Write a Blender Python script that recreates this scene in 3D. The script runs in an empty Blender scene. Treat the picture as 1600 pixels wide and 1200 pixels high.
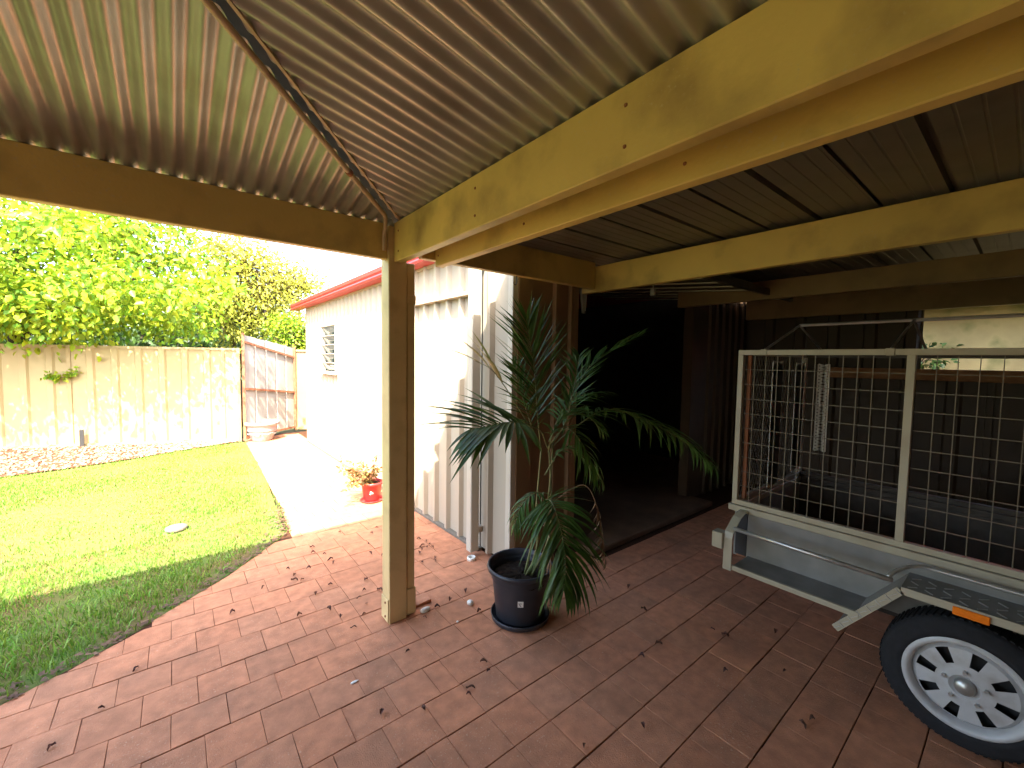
import bpy, math, random
import numpy as np
from mathutils import Vector, Matrix
random.seed(7)
RNG = np.random.default_rng(11)
SC = bpy.context.scene
COL = SC.collection
R = math.radians

# ------------------------------------------------------------------ camera
cam_data = bpy.data.cameras.new('camera')
cam_data.sensor_width = 36.0
cam_data.lens = 655.26 / 1600 * 36.0
cam_data.clip_start = 0.02
cam_data.clip_end = 2000
cam = bpy.data.objects.new('camera', cam_data)
COL.objects.link(cam)
yaw, pitch, roll = 0.678915, 0.0575891, 0.0147395
fw = Vector((math.sin(yaw)*math.cos(pitch), math.cos(yaw)*math.cos(pitch), -math.sin(pitch)))
r0 = Vector((math.cos(yaw), -math.sin(yaw), 0)); u0 = r0.cross(fw)
rr = math.cos(roll)*r0 + math.sin(roll)*u0
uu = -math.sin(roll)*r0 + math.cos(roll)*u0
CAM_Z = 1.70
cam.matrix_world = Matrix(((rr.x, uu.x, -fw.x, 0), (rr.y, uu.y, -fw.y, 0), (rr.z, uu.z, -fw.z, CAM_Z), (0, 0, 0, 1)))
SC.camera = cam

# ------------------------------------------------------------------ world, sun, exposure
SUN_TRAVEL = Vector((0.42, 0.69, -1.0)).normalized()
to_sun = -SUN_TRAVEL
world = bpy.data.worlds.new('World'); SC.world = world; world.use_nodes = True
wn = world.node_tree.nodes; wl = world.node_tree.links
sky = wn.new('ShaderNodeTexSky'); sky.sky_type = 'NISHITA'; sky.sun_disc = False
sky.sun_elevation = math.asin(to_sun.z)
sky.sun_rotation = math.atan2(to_sun.x, to_sun.y) % (2*math.pi)
sky.air_density = 1.0; sky.dust_density = 3.5; sky.ozone_density = 0.6
bg = wn['Background']; bg.inputs['Strength'].default_value = 0.15
wl.new(sky.outputs['Color'], bg.inputs['Color'])
sun_data = bpy.data.lights.new('sun', 'SUN'); sun_data.energy = 2.7; sun_data.angle = R(0.5)
sun_data.color = (1.0, 0.90, 0.73)
sun = bpy.data.objects.new('sun', sun_data); COL.objects.link(sun)
sun.rotation_euler = to_sun.to_track_quat('Z', 'Y').to_euler(); sun.location = (-6, -8, 14)
SC.view_settings.view_transform = 'Standard'; SC.view_settings.look = 'None'
SC.view_settings.gamma = 1.0; SC.view_settings.use_curve_mapping = False
SC.view_settings.exposure = 3.3
try:
    SC.cycles.max_bounces = 14; SC.cycles.diffuse_bounces = 8; SC.cycles.transparent_max_bounces = 16
except Exception:
    pass

# ------------------------------------------------------------------ materials
def mat(name, col, rough=0.6, metal=0.0, spec=0.5, vary=0.0, island=0.0, objrand=0.0, noise=0.0, nscale=6.0,
        bump=0.0, bscale=60.0, col2=None, dirt=None, dirt_amt=0.0, dirt_scale=2.5, stretch=(1, 1, 1), trans=0.0, speck=None):
    m = bpy.data.materials.new(name); m.use_nodes = True
    N = m.node_tree.nodes; L = m.node_tree.links; b = N['Principled BSDF']
    b.inputs['Roughness'].default_value = rough; b.inputs['Metallic'].default_value = metal
    b.inputs['Specular IOR Level'].default_value = spec
    tc = N.new('ShaderNodeTexCoord'); geo = N.new('ShaderNodeNewGeometry')
    mp = N.new('ShaderNodeMapping'); mp.inputs['Scale'].default_value = stretch
    L.new(geo.outputs['Position'], mp.inputs['Vector'])
    base = N.new('ShaderNodeRGB'); base.outputs[0].default_value = (*col, 1)
    cur = base.outputs[0]
    def mix(a, bcol, fac, mode='MIX'):
        x = N.new('ShaderNodeMix'); x.data_type = 'RGBA'; x.blend_type = mode
        if isinstance(fac, float): x.inputs[0].default_value = fac
        else: L.new(fac, x.inputs[0])
        L.new(a, x.inputs[6])
        if isinstance(bcol, tuple): x.inputs[7].default_value = (*bcol, 1)
        else: L.new(bcol, x.inputs[7])
        return x.outputs[2]
    def tex(scale, detail=4.0, lo=0.35, hi=0.65):
        t = N.new('ShaderNodeTexNoise'); t.inputs['Scale'].default_value = scale; t.inputs['Detail'].default_value = detail
        L.new(mp.outputs[0], t.inputs['Vector'])
        r = N.new('ShaderNodeMapRange'); r.inputs[1].default_value = lo; r.inputs[2].default_value = hi
        L.new(t.outputs['Fac'], r.inputs[0]); return r.outputs[0]
    if col2 is not None:
        if island: src = geo.outputs['Random Per Island']
        elif objrand:
            oi = N.new('ShaderNodeObjectInfo'); src = oi.outputs['Random']
        else: src = tex(nscale)
        cur = mix(cur, col2, src)
    if noise > 0:
        t = tex(nscale, 6.0, 0.3, 0.7)
        r = N.new('ShaderNodeMapRange'); r.inputs[3].default_value = 1 - noise; r.inputs[4].default_value = 1 + noise*0.6
        L.new(t, r.inputs[0])
        h = N.new('ShaderNodeHueSaturation'); L.new(r.outputs[0], h.inputs['Value']); L.new(cur, h.inputs['Color']); cur = h.outputs[0]
    if vary > 0:
        if island: src = geo.outputs['Random Per Island']
        else:
            oi = N.new('ShaderNodeObjectInfo'); src = oi.outputs['Random']
        wn_ = N.new('ShaderNodeTexWhiteNoise'); wn_.noise_dimensions = '1D'; L.new(src, wn_.inputs['W'])
        r = N.new('ShaderNodeMapRange'); r.inputs[3].default_value = 1 - vary; r.inputs[4].default_value = 1 + vary
        L.new(wn_.outputs['Value'], r.inputs[0])
        h = N.new('ShaderNodeHueSaturation'); L.new(r.outputs[0], h.inputs['Value']); L.new(cur, h.inputs['Color']); cur = h.outputs[0]
    if dirt is not None:
        t = tex(dirt_scale, 8.0, 0.5, 0.78)
        mm = N.new('ShaderNodeMath'); mm.operation = 'MULTIPLY'; mm.inputs[1].default_value = dirt_amt; L.new(t, mm.inputs[0])
        cur = mix(cur, dirt, mm.outputs[0])
    if speck is not None:
        t = tex(95, 3.0, 0.60, 0.72); t2 = tex(3.0, 3.0, 0.40, 0.60)
        mm = N.new('ShaderNodeMath'); mm.operation = 'MULTIPLY'; L.new(t, mm.inputs[0]); L.new(t2, mm.inputs[1])
        m2 = N.new('ShaderNodeMath'); m2.operation = 'MULTIPLY'; m2.inputs[1].default_value = .55; L.new(mm.outputs[0], m2.inputs[0])
        cur = mix(cur, speck, m2.outputs[0])
    L.new(cur, b.inputs['Base Color'])
    if bump > 0:
        t = N.new('ShaderNodeTexNoise'); t.inputs['Scale'].default_value = bscale; t.inputs['Detail'].default_value = 5
        L.new(mp.outputs[0], t.inputs['Vector'])
        bp = N.new('ShaderNodeBump'); bp.inputs['Strength'].default_value = bump; bp.inputs['Distance'].default_value = 0.006
        L.new(t.outputs['Fac'], bp.inputs['Height']); L.new(bp.outputs[0], b.inputs['Normal'])
    if trans > 0:
        tr = N.new('ShaderNodeBsdfTranslucent'); L.new(cur, tr.inputs['Color'])
        ms = N.new('ShaderNodeMixShader'); ms.inputs[0].default_value = trans
        L.new(b.outputs[0], ms.inputs[1]); L.new(tr.outputs[0], ms.inputs[2])
        L.new(ms.outputs[0], N['Material Output'].inputs['Surface'])
    return m

M = {}
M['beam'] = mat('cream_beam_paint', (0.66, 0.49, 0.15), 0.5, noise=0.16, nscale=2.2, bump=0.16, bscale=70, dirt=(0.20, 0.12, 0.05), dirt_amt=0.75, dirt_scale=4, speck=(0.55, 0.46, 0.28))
M['beam_dark'] = mat('shaded_beam_paint', (0.24, 0.15, 0.06), 0.6, noise=0.2, nscale=3, dirt=(0.10, 0.06, 0.03), dirt_amt=0.6, dirt_scale=4)  # cream beam paint with the deep carport shade put into its colour
M['litter'] = mat('leaf_crumbs', (0.16, 0.09, 0.05), 0.9, col2=(0.10, 0.05, 0.03), island=1, vary=0.3)
M['post'] = mat('cream_post_paint', (0.66, 0.50, 0.24), 0.4, noise=0.06, nscale=4, bump=0.06, bscale=70, dirt=(0.25, 0.15, 0.06), dirt_amt=0.4, dirt_scale=6)
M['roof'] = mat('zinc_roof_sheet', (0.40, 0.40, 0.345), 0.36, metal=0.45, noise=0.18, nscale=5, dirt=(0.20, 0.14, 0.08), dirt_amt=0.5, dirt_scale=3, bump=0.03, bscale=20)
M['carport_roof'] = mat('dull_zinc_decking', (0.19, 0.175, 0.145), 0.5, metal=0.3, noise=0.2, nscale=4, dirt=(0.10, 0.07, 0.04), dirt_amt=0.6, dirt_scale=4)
M['conduit'] = mat('beige_conduit', (0.50, 0.38, 0.24), 0.5, noise=0.1, dirt=(0.15, 0.08, 0.04), dirt_amt=0.6, dirt_scale=9)
M['dark_flash'] = mat('dark_flashing', (0.10, 0.08, 0.055), 0.8, noise=0.3, nscale=12)  # dark brown with noise, for the hip caps
PAV1, PAV2 = (0.56, 0.235, 0.122), (0.50, 0.225, 0.122)
M['paver'] = mat('terracotta_paver', PAV1, 0.85, col2=PAV2, objrand=1, vary=0.06, noise=0.22, nscale=14, bump=0.6, bscale=170, dirt=(0.24, 0.13, 0.08), dirt_amt=0.55, dirt_scale=3.2, spec=0.2, speck=(0.62, 0.42, 0.28))
M['paver_far'] = mat('terracotta_paver_far', PAV1, 0.85, col2=PAV2, island=1, vary=0.06, noise=0.22, nscale=14, bump=0.6, bscale=170, dirt=(0.24, 0.13, 0.08), dirt_amt=0.55, dirt_scale=3.2, spec=0.2, speck=(0.62, 0.42, 0.28))
M['joint'] = mat('joint_sand', (0.075, 0.035, 0.02), 0.95, noise=0.4, nscale=60, spec=0.1)
M['soil'] = mat('lawn_soil', (0.16, 0.115, 0.045), 0.95, col2=(0.08, 0.13, 0.03), nscale=3, noise=0.3, bump=0.6, bscale=80, spec=0.1)
M['earth'] = mat('outer_ground', (0.10, 0.09, 0.04), 0.95, col2=(0.06, 0.09, 0.03), nscale=0.7, noise=0.3, spec=0.1)
M['gravel'] = mat('bed_stone', (0.36, 0.27, 0.19), 0.9, col2=(0.20, 0.09, 0.055), island=1, vary=0.3, noise=0.2, nscale=30, spec=0.2)
M['bark'] = mat('bed_bark', (0.13, 0.06, 0.035), 0.95, noise=0.4, nscale=25, bump=0.6, bscale=60, spec=0.1)
M['fence'] = mat('beige_fence_steel', (0.36, 0.275, 0.13), 0.5, noise=0.07, nscale=3, dirt=(0.30, 0.17, 0.09), dirt_amt=0.35, dirt_scale=2)
M['fence_dark'] = mat('brown_fence_steel', (0.05, 0.030, 0.014), 0.6, noise=0.2, nscale=3, dirt=(0.05, 0.035, 0.02), dirt_amt=0.5)
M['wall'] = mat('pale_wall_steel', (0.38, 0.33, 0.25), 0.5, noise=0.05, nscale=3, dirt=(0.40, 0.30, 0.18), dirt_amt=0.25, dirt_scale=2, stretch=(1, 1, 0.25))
M['wall_dark'] = mat('shaded_front_steel', (0.22, 0.13, 0.06), 0.55, noise=0.1, nscale=3, dirt=(0.12, 0.07, 0.03), dirt_amt=0.4)  # same cream steel as the shed, its shade painted in as brown
M['wall_deep'] = mat('deep_shaded_front_steel', (0.075, 0.042, 0.018), 0.6, noise=0.15, nscale=3, dirt=(0.04, 0.025, 0.012), dirt_amt=0.5)  # darker copy of the front steel, deeper shade painted in
M['trim_white'] = mat('pale_trim', (0.50, 0.45, 0.36), 0.45, noise=0.05, nscale=4, dirt=(0.40, 0.30, 0.2), dirt_amt=0.3)
M['red'] = mat('red_gutter_paint', (0.42, 0.035, 0.035), 0.4, noise=0.08, nscale=5)
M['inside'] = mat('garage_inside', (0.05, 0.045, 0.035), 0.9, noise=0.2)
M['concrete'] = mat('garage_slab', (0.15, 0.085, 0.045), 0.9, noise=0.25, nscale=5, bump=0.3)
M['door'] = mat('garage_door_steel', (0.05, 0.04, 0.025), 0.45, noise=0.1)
M['door_trim'] = mat('garage_door_pale', (0.50, 0.46, 0.36), 0.4, noise=0.1)
M['gate_sheet'] = mat('weathered_gate_sheet', (0.42, 0.40, 0.36), 0.5, metal=0.2, noise=0.2, nscale=5, dirt=(0.30, 0.20, 0.12), dirt_amt=0.4, dirt_scale=4, stretch=(1, 1, 0.3))
M['rust'] = mat('rusty_gate_frame', (0.30, 0.12, 0.06), 0.8, noise=0.3, nscale=14, bump=0.3)
M['frame'] = mat('pale_trailer_frame', (0.38, 0.34, 0.25), 0.45, noise=0.08, nscale=8, dirt=(0.25, 0.18, 0.1), dirt_amt=0.35, dirt_scale=7)
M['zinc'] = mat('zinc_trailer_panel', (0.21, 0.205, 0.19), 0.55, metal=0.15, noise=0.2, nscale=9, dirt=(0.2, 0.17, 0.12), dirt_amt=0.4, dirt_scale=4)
M['zinc_in'] = mat('shaded_tray_steel', (0.07, 0.055, 0.04), 0.7, noise=0.3, nscale=9)  # tray steel with carport shade put into the colour of far parts
M['galv'] = mat('galvanised_tube', (0.50, 0.50, 0.48), 0.35, metal=0.7, noise=0.15, nscale=20)
M['wire'] = mat('galvanised_wire', (0.16, 0.13, 0.09), 0.5, metal=0.2, noise=0.15, nscale=20)
M['wire_dark'] = mat('dull_diamond_wire', (0.09, 0.07, 0.05), 0.6, metal=0.1)
M['strap'] = mat('pale_strap', (0.78, 0.76, 0.68), 0.5, noise=0.1, nscale=20)
M['tyre'] = mat('black_tyre', (0.018, 0.018, 0.02), 0.85, noise=0.2, nscale=30, bump=0.3, bscale=120, spec=0.3)
M['rim'] = mat('white_rim', (0.48, 0.48, 0.48), 0.4, noise=0.10, nscale=12, dirt=(0.16, 0.11, 0.07), dirt_amt=0.6, dirt_scale=12)
M['hole'] = mat('shade_black', (0.02, 0.02, 0.022), 0.7)  # near-black standing for shade in the trailer gap and wheel slots
M['amber'] = mat('amber_reflector', (0.85, 0.20, 0.01), 0.25, noise=0.1, nscale=60)
M['black_pot'] = mat('black_plastic', (0.022, 0.025, 0.034), 0.42, noise=0.2, nscale=10, dirt=(0.08, 0.06, 0.05), dirt_amt=0.35, dirt_scale=8)
M['red_pot'] = mat('red_glaze', (0.48, 0.035, 0.035), 0.3, noise=0.1, nscale=8)
M['white_pot'] = mat('white_glaze', (0.27, 0.26, 0.265), 0.4, noise=0.08, nscale=8, dirt=(0.4, 0.3, 0.25), dirt_amt=0.3)
M['pot_soil'] = mat('potting_soil', (0.035, 0.024, 0.016), 0.95, noise=0.5, nscale=60, bump=1.0, bscale=80, spec=0.1)
M['sticker'] = mat('sticker_paper', (0.72, 0.70, 0.64), 0.6, noise=0.05)
M['print'] = mat('sticker_print', (0.06, 0.06, 0.07), 0.6)
M['palm'] = mat('palm_leaf', (0.058, 0.125, 0.020), 0.5, vary=0.25, island=1, noise=0.25, nscale=14, trans=0.22)
M['palm_obj'] = mat('palm_leaflet', (0.058, 0.125, 0.020), 0.48, vary=0.25, noise=0.25, nscale=14, trans=0.22)
M['palm_yellow'] = mat('palm_leaf_yellowing', (0.22, 0.24, 0.07), 0.45, vary=0.2, noise=0.25, nscale=14, trans=0.25)
M['palm_dry'] = mat('palm_leaf_dry', (0.20, 0.115, 0.055), 0.75, vary=0.3, noise=0.3, nscale=14, trans=0.1)
M['cane'] = mat('palm_cane', (0.16, 0.17, 0.06), 0.5, noise=0.3, nscale=18, dirt=(0.2, 0.12, 0.06), dirt_amt=0.6, dirt_scale=10)
M['leaf_a'] = mat('golden_green_leaf', (0.40, 0.46, 0.02), 0.5, col2=(0.13, 0.30, 0.022), island=1, vary=0.3, trans=0.42)
M['leaf_b'] = mat('pale_olive_leaf', (0.50, 0.46, 0.06), 0.55, col2=(0.30, 0.34, 0.045), island=1, vary=0.3, trans=0.35)
M['leaf_c'] = mat('deep_green_leaf', (0.06, 0.12, 0.022), 0.55, col2=(0.035, 0.075, 0.015), island=1, vary=0.3, trans=0.3)
M['leaf_f'] = mat('flower_plant_leaf', (0.22, 0.21, 0.05), 0.5, col2=(0.30, 0.12, 0.06), island=1, vary=0.3, trans=0.3)
M['flower'] = mat('pink_petal', (0.60, 0.06, 0.10), 0.5, vary=0.2, island=1, trans=0.3)
M['trunk'] = mat('tree_bark', (0.085, 0.06, 0.04), 0.9, noise=0.35, nscale=8, bump=0.8, bscale=25, stretch=(1, 1, 0.3), spec=0.15)
M['grass'] = mat('grass_blade', (0.115, 0.29, 0.027), 0.55, col2=(0.22, 0.29, 0.04), island=1, vary=0.3, trans=0.35)
M['dead'] = mat('dead_leaf', (0.085, 0.028, 0.022), 0.85, col2=(0.15, 0.06, 0.03), objrand=1, vary=0.3, noise=0.3, nscale=60)
M['white'] = mat('white_plastic', (0.80, 0.78, 0.70), 0.4, noise=0.05)
M['stone_lid'] = mat('concrete_lid', (0.15, 0.13, 0.10), 0.9, noise=0.2, nscale=20, bump=0.4)
M['black'] = mat('black_steel', (0.03, 0.03, 0.03), 0.5, noise=0.1)
M['glass'] = mat('louvre_glass', (0.10, 0.13, 0.12), 0.08, spec=0.8, noise=0.1)
M['neigh'] = mat('neighbour_render', (0.50, 0.37, 0.16), 0.9, noise=0.25, nscale=2, dirt=(0.10, 0.13, 0.03), dirt_amt=0.8, dirt_scale=4)
M['house'] = mat('bounce_wall_render', (0.62, 0.52, 0.36), 0.8, noise=0.1, nscale=4, bump=0.2)  # cream chosen so the added back wall bounces light
M['brick'] = mat('shade_wing_brick', (0.22, 0.11, 0.06), 0.9, noise=0.3, nscale=5, bump=0.4)  # for the added wing that blocks light from the left
M['timber'] = mat('brown_rail', (0.30, 0.14, 0.055), 0.75, noise=0.25, nscale=8)

# ------------------------------------------------------------------ builders
class MB:
    def __init__(s): s.v = []; s.f = []
    def add(s, V, F):
        o = len(s.v); s.v += [tuple(x) for x in V]; s.f += [tuple(i + o for i in q) for q in F]
    def box(s, a, b):
        x0, y0, z0 = a; x1, y1, z1 = b
        if x0 > x1: x0, x1 = x1, x0
        if y0 > y1: y0, y1 = y1, y0
        if z0 > z1: z0, z1 = z1, z0
        s.add([(x0,y0,z0),(x1,y0,z0),(x1,y1,z0),(x0,y1,z0),(x0,y0,z1),(x1,y0,z1),(x1,y1,z1),(x0,y1,z1)],
              [(0,3,2,1),(4,5,6,7),(0,1,5,4),(1,2,6,5),(2,3,7,6),(3,0,4,7)])
        return s
    def cbox(s, a, b, c=0.004):
        # box with chamfered edges (24 verts): bevel through bmesh at build time is dearer, so do it by hand
        x0, y0, z0 = [min(p, q) for p, q in zip(a, b)]; x1, y1, z1 = [max(p, q) for p, q in zip(a, b)]
        c = min(c, (x1-x0)*.4, (y1-y0)*.4, (z1-z0)*.4)
        V = []; idx = {}
        for ix in (0, 1):
            for iy in (0, 1):
                for iz in (0, 1):
                    X = (x0, x1)[ix]; Y = (y0, y1)[iy]; Z = (z0, z1)[iz]
                    dx = (c, -c)[ix]; dy = (c, -c)[iy]; dz = (c, -c)[iz]
                    idx[(ix,iy,iz,0)] = len(V); V.append((X, Y+dy, Z+dz))
                    idx[(ix,iy,iz,1)] = len(V); V.append((X+dx, Y, Z+dz))
                    idx[(ix,iy,iz,2)] = len(V); V.append((X+dx, Y+dy, Z))
        F = []
        for a_ in range(3):
            o1, o2 = [k for k in range(3) if k != a_]
            for s_ in (0, 1):
                q = []
                for (p, r) in ((0,0),(1,0),(1,1),(0,1)):
                    k = [0,0,0]; k[a_] = s_; k[o1] = p; k[o2] = r
                    q.append(idx[(*k, a_)])
                F.append(tuple(q))
        for a_ in range(3):       # edges along axis a_
            o1, o2 = [k for k in range(3) if k != a_]
            for p in (0, 1):
                for r in (0, 1):
                    k0 = [0,0,0]; k1 = [0,0,0]; k0[o1] = k1[o1] = p; k0[o2] = k1[o2] = r; k1[a_] = 1
                    F.append((idx[(*k0,o1)], idx[(*k1,o1)], idx[(*k1,o2)], idx[(*k0,o2)]))
        for ix in (0,1):
            for iy in (0,1):
                for iz in (0,1):
                    F.append(tuple(idx[(ix,iy,iz,k)] for k in range(3)))
        s.add(V, F); return s
    def bar(s, p, q, w, h, up=(0,0,1)):
        p = Vector(p); q = Vector(q); d = (q-p).normalized(); up = Vector(up)
        if abs(d.dot(up)) > .98: up = Vector((1,0,0))
        sd = d.cross(up).normalized(); u = sd.cross(d)
        V = []
        for c in (p, q):
            for a, b in ((-1,-1),(1,-1),(1,1),(-1,1)): V.append(c + sd*(a*w/2) + u*(b*h/2))
        s.add(V, [(0,3,2,1),(4,5,6,7),(0,1,5,4),(1,2,6,5),(2,3,7,6),(3,0,4,7)]); return s
    def tube(s, pts, r, n=8, r1=None, cap=True):
        pts = [Vector(p) for p in pts]; m = len(pts); o = len(s.v)
        prev = None
        for i, p in enumerate(pts):
            d = (pts[min(i+1, m-1)] - pts[max(i-1, 0)]).normalized()
            if prev is None:
                a = Vector((0,0,1)) if abs(d.z) < .9 else Vector((1,0,0))
                sd = d.cross(a).normalized()
            else:
                sd = (prev - d*prev.dot(d)).normalized()
            prev = sd; u = d.cross(sd)
            rad = r if r1 is None else r + (r1-r)*i/(m-1)
            for k in range(n):
                t = 2*math.pi*k/n; s.v.append(tuple(p + sd*(math.cos(t)*rad) + u*(math.sin(t)*rad)))
        for i in range(m-1):
            for k in range(n):
                k2 = (k+1) % n
                s.f.append((o+i*n+k, o+i*n+k2, o+(i+1)*n+k2, o+(i+1)*n+k))
        if cap:
            s.f.append(tuple(o+k for k in reversed(range(n)))); s.f.append(tuple(o+(m-1)*n+k for k in range(n)))
        return s
    def lathe(s, prof, c, n=32, axis='Z'):
        o = len(s.v); m = len(prof); c = Vector(c)
        for (r, h) in prof:
            for k in range(n):
                t = 2*math.pi*k/n; a, b = r*math.cos(t), r*math.sin(t)
                if axis == 'Z': p = Vector((a, b, h))
                else: p = Vector((h, a, b))
                s.v.append(tuple(c+p))
        for i in range(m-1):
            for k in range(n):
                k2 = (k+1) % n; s.f.append((o+i*n+k, o+i*n+k2, o+(i+1)*n+k2, o+(i+1)*n+k))
        return s
    def disc(s, c, r, n=32, axis='Z'):
        V = [c]
        for k in range(n):
            t = 2*math.pi*k/n; a, b = r*math.cos(t), r*math.sin(t)
            V.append((c[0]+a, c[1]+b, c[2]) if axis == 'Z' else (c[0], c[1]+a, c[2]+b))
        s.add(V, [(0, 1+k, 1+(k+1) % n) for k in range(n)]); return s
    def prism(s, poly, a, d):
        # poly: list of 3D points (planar); extruded by vector d
        n = len(poly); P = [Vector(p) for p in poly]; d = Vector(d)
        s.add(P + [p+d for p in P], [tuple(reversed(range(n))), tuple(range(n, 2*n))] + [(k, (k+1) % n, n+(k+1) % n, n+k) for k in range(n)])
        return s
    def build(s, name, m, parent=None, smooth=False):
        me = bpy.data.meshes.new(name); me.from_pydata(s.v, [], s.f); me.update()
        if smooth: me.polygons.foreach_set('use_smooth', [True]*len(me.polygons))
        return link(name, me, m, parent)

def link(name, me, m, parent=None):
    if m is not None and len(me.materials) == 0: me.materials.append(m)
    o = bpy.data.objects.new(name, me); COL.objects.link(o)
    if parent is not None:
        o.parent = parent
        o.matrix_parent_inverse = world_of(parent).inverted()
    return o
def world_of(o):
    w = Matrix.LocRotScale(o.location, o.rotation_euler, o.scale)
    if o.parent is not None: w = world_of(o.parent) @ o.matrix_parent_inverse @ w
    return w
def np_mesh(name, V, nv_face, m, parent=None, smooth=False):
    """V: (n, k, 3) array of n separate k-gons"""
    n, k = V.shape[0], V.shape[1]
    me = bpy.data.meshes.new(name)
    me.vertices.add(n*k); me.vertices.foreach_set('co', V.reshape(-1).astype(np.float32))
    me.loops.add(n*k); me.loops.foreach_set('vertex_index', np.arange(n*k, dtype=np.int32))
    me.polygons.add(n); me.polygons.foreach_set('loop_start', np.arange(0, n*k, k, dtype=np.int32))
    me.polygons.foreach_set('loop_total', np.full(n, k, dtype=np.int32))
    me.update(calc_edges=True); me.validate()
    return link(name, me, m, parent)
def np_mesh2(name, V, F, m, parent=None, smooth=False):
    """V: (n,p,3) template instances, F: list of faces (same length) inside a template"""
    n, p = V.shape[0], V.shape[1]; F = np.array(F, dtype=np.int32); k = F.shape[1]
    idx = (F[None] + (np.arange(n)*p)[:, None, None]).reshape(-1)
    me = bpy.data.meshes.new(name)
    me.vertices.add(n*p); me.vertices.foreach_set('co', V.reshape(-1).astype(np.float32))
    nf = n*F.shape[0]
    me.loops.add(nf*k); me.loops.foreach_set('vertex_index', idx.astype(np.int32))
    me.polygons.add(nf); me.polygons.foreach_set('loop_start', np.arange(0, nf*k, k, dtype=np.int32))
    me.polygons.foreach_set('loop_total', np.full(nf, k, dtype=np.int32))
    me.update(calc_edges=True)
    if smooth: me.polygons.foreach_set('use_smooth', [True]*nf)
    return link(name, me, m, parent)
def empty(name, loc=(0,0,0)):
    o = bpy.data.objects.new(name, None); COL.objects.link(o); o.location = loc; o.empty_display_size = .1; return o
def tag(o, label=None, cat=None, group=None, kind=None):
    if label: o['label'] = label
    if cat: o['category'] = cat
    if group: o['group'] = group
    if kind: o['kind'] = kind
    return o
def thing(name, label, cat, loc=(0,0,0), group=None): return tag(empty(name, loc), label, cat, group)
def bezier(P, n):
    """Catmull-Rom through points"""
    P = [Vector(p) for p in P]; out = []
    Q = [P[0]*2-P[1]] + P + [P[-1]*2-P[-2]]
    for i in range(1, len(Q)-2):
        for j in range(n):
            t = j/n; a, b, c, d = Q[i-1], Q[i], Q[i+1], Q[i+2]
            out.append(0.5*((2*b) + (c-a)*t + (2*a-5*b+4*c-d)*t*t + (3*b-a-3*c+d)*t**3))
    out.append(P[-1]); return out

# ------------------------------------------------------------------ ground, paving, lawn, bed
b = MB(); b.add([(-400,-400,-0.10),(400,-400,-0.10),(400,400,-0.10),(-400,400,-0.10)], [(0,1,2,3)])
tag(b.build('ground', M['earth']), kind='structure')

EDGE = [(-6.0, 0.6), (-3.2, 1.75), (-1.6, 2.46), (-0.70, 3.03), (-0.38, 3.24), (0.06, 3.62), (0.45, 4.00), (0.84, 4.45), (0.90, 5.2), (0.99, 7.4), (1.07, 9.75)]
def edge_x(y):
    for (x0, y0), (x1, y1) in zip(EDGE, EDGE[1:]):
        if y0 <= y <= y1: return x0 + (x1-x0)*(y-y0)/(y1-y0)
    return EDGE[0][0] if y < EDGE[0][1] else EDGE[-1][0]

# joint bed under the pavers
b = MB(); ys = np.linspace(-4.0, 10.4, 60)
for y0, y1 in zip(ys, ys[1:]):
    b.add([(edge_x(y0)+.004, y0, -0.006), (6.4, y0, -0.006), (6.4, y1, -0.006), (edge_x(y1)+.004, y1, -0.006)], [(0,1,2,3)])
paving = tag(b.build('paving', M['joint']), kind='structure')

PW, PH, GAP = 0.2145, 0.2255, 0.0035
def clip_poly(poly, a, bb):
    """keep the part right of the directed line a->bb"""
    out = []
    def side(p): return (bb[0]-a[0])*(p[1]-a[1]) - (bb[1]-a[1])*(p[0]-a[0])
    n = len(poly)
    for i in range(n):
        p, q = poly[i], poly[(i+1) % n]; sp, sq = side(p), side(q)
        if sp <= 0: out.append(p)
        if (sp < 0 < sq) or (sq < 0 < sp):
            t = sp/(sp-sq); out.append((p[0]+(q[0]-p[0])*t, p[1]+(q[1]-p[1])*t))
    return out
def paver_geo(poly, top, ch=0.0014, base=-0.008):
    n = len(poly); cx = sum(p[0] for p in poly)/n; cy = sum(p[1] for p in poly)/n
    def inset(p, d):
        dx, dy = p[0]-cx, p[1]-cy; l = math.hypot(dx, dy) or 1
        return (p[0]-dx/l*d*1.4, p[1]-dy/l*d*1.4)
    V = [(*p, base) for p in poly] + [(*p, top-ch) for p in poly] + [(*inset(p, ch), top) for p in poly]
    F = [tuple(range(2*n, 3*n))]
    for k in range(n):
        k2 = (k+1) % n
        F += [(k, k2, n+k2, n+k), (n+k, n+k2, 2*n+k2, 2*n+k)]
    return V, F
pav = []
prng = random.Random(5)
Y0 = 2.243
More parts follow.
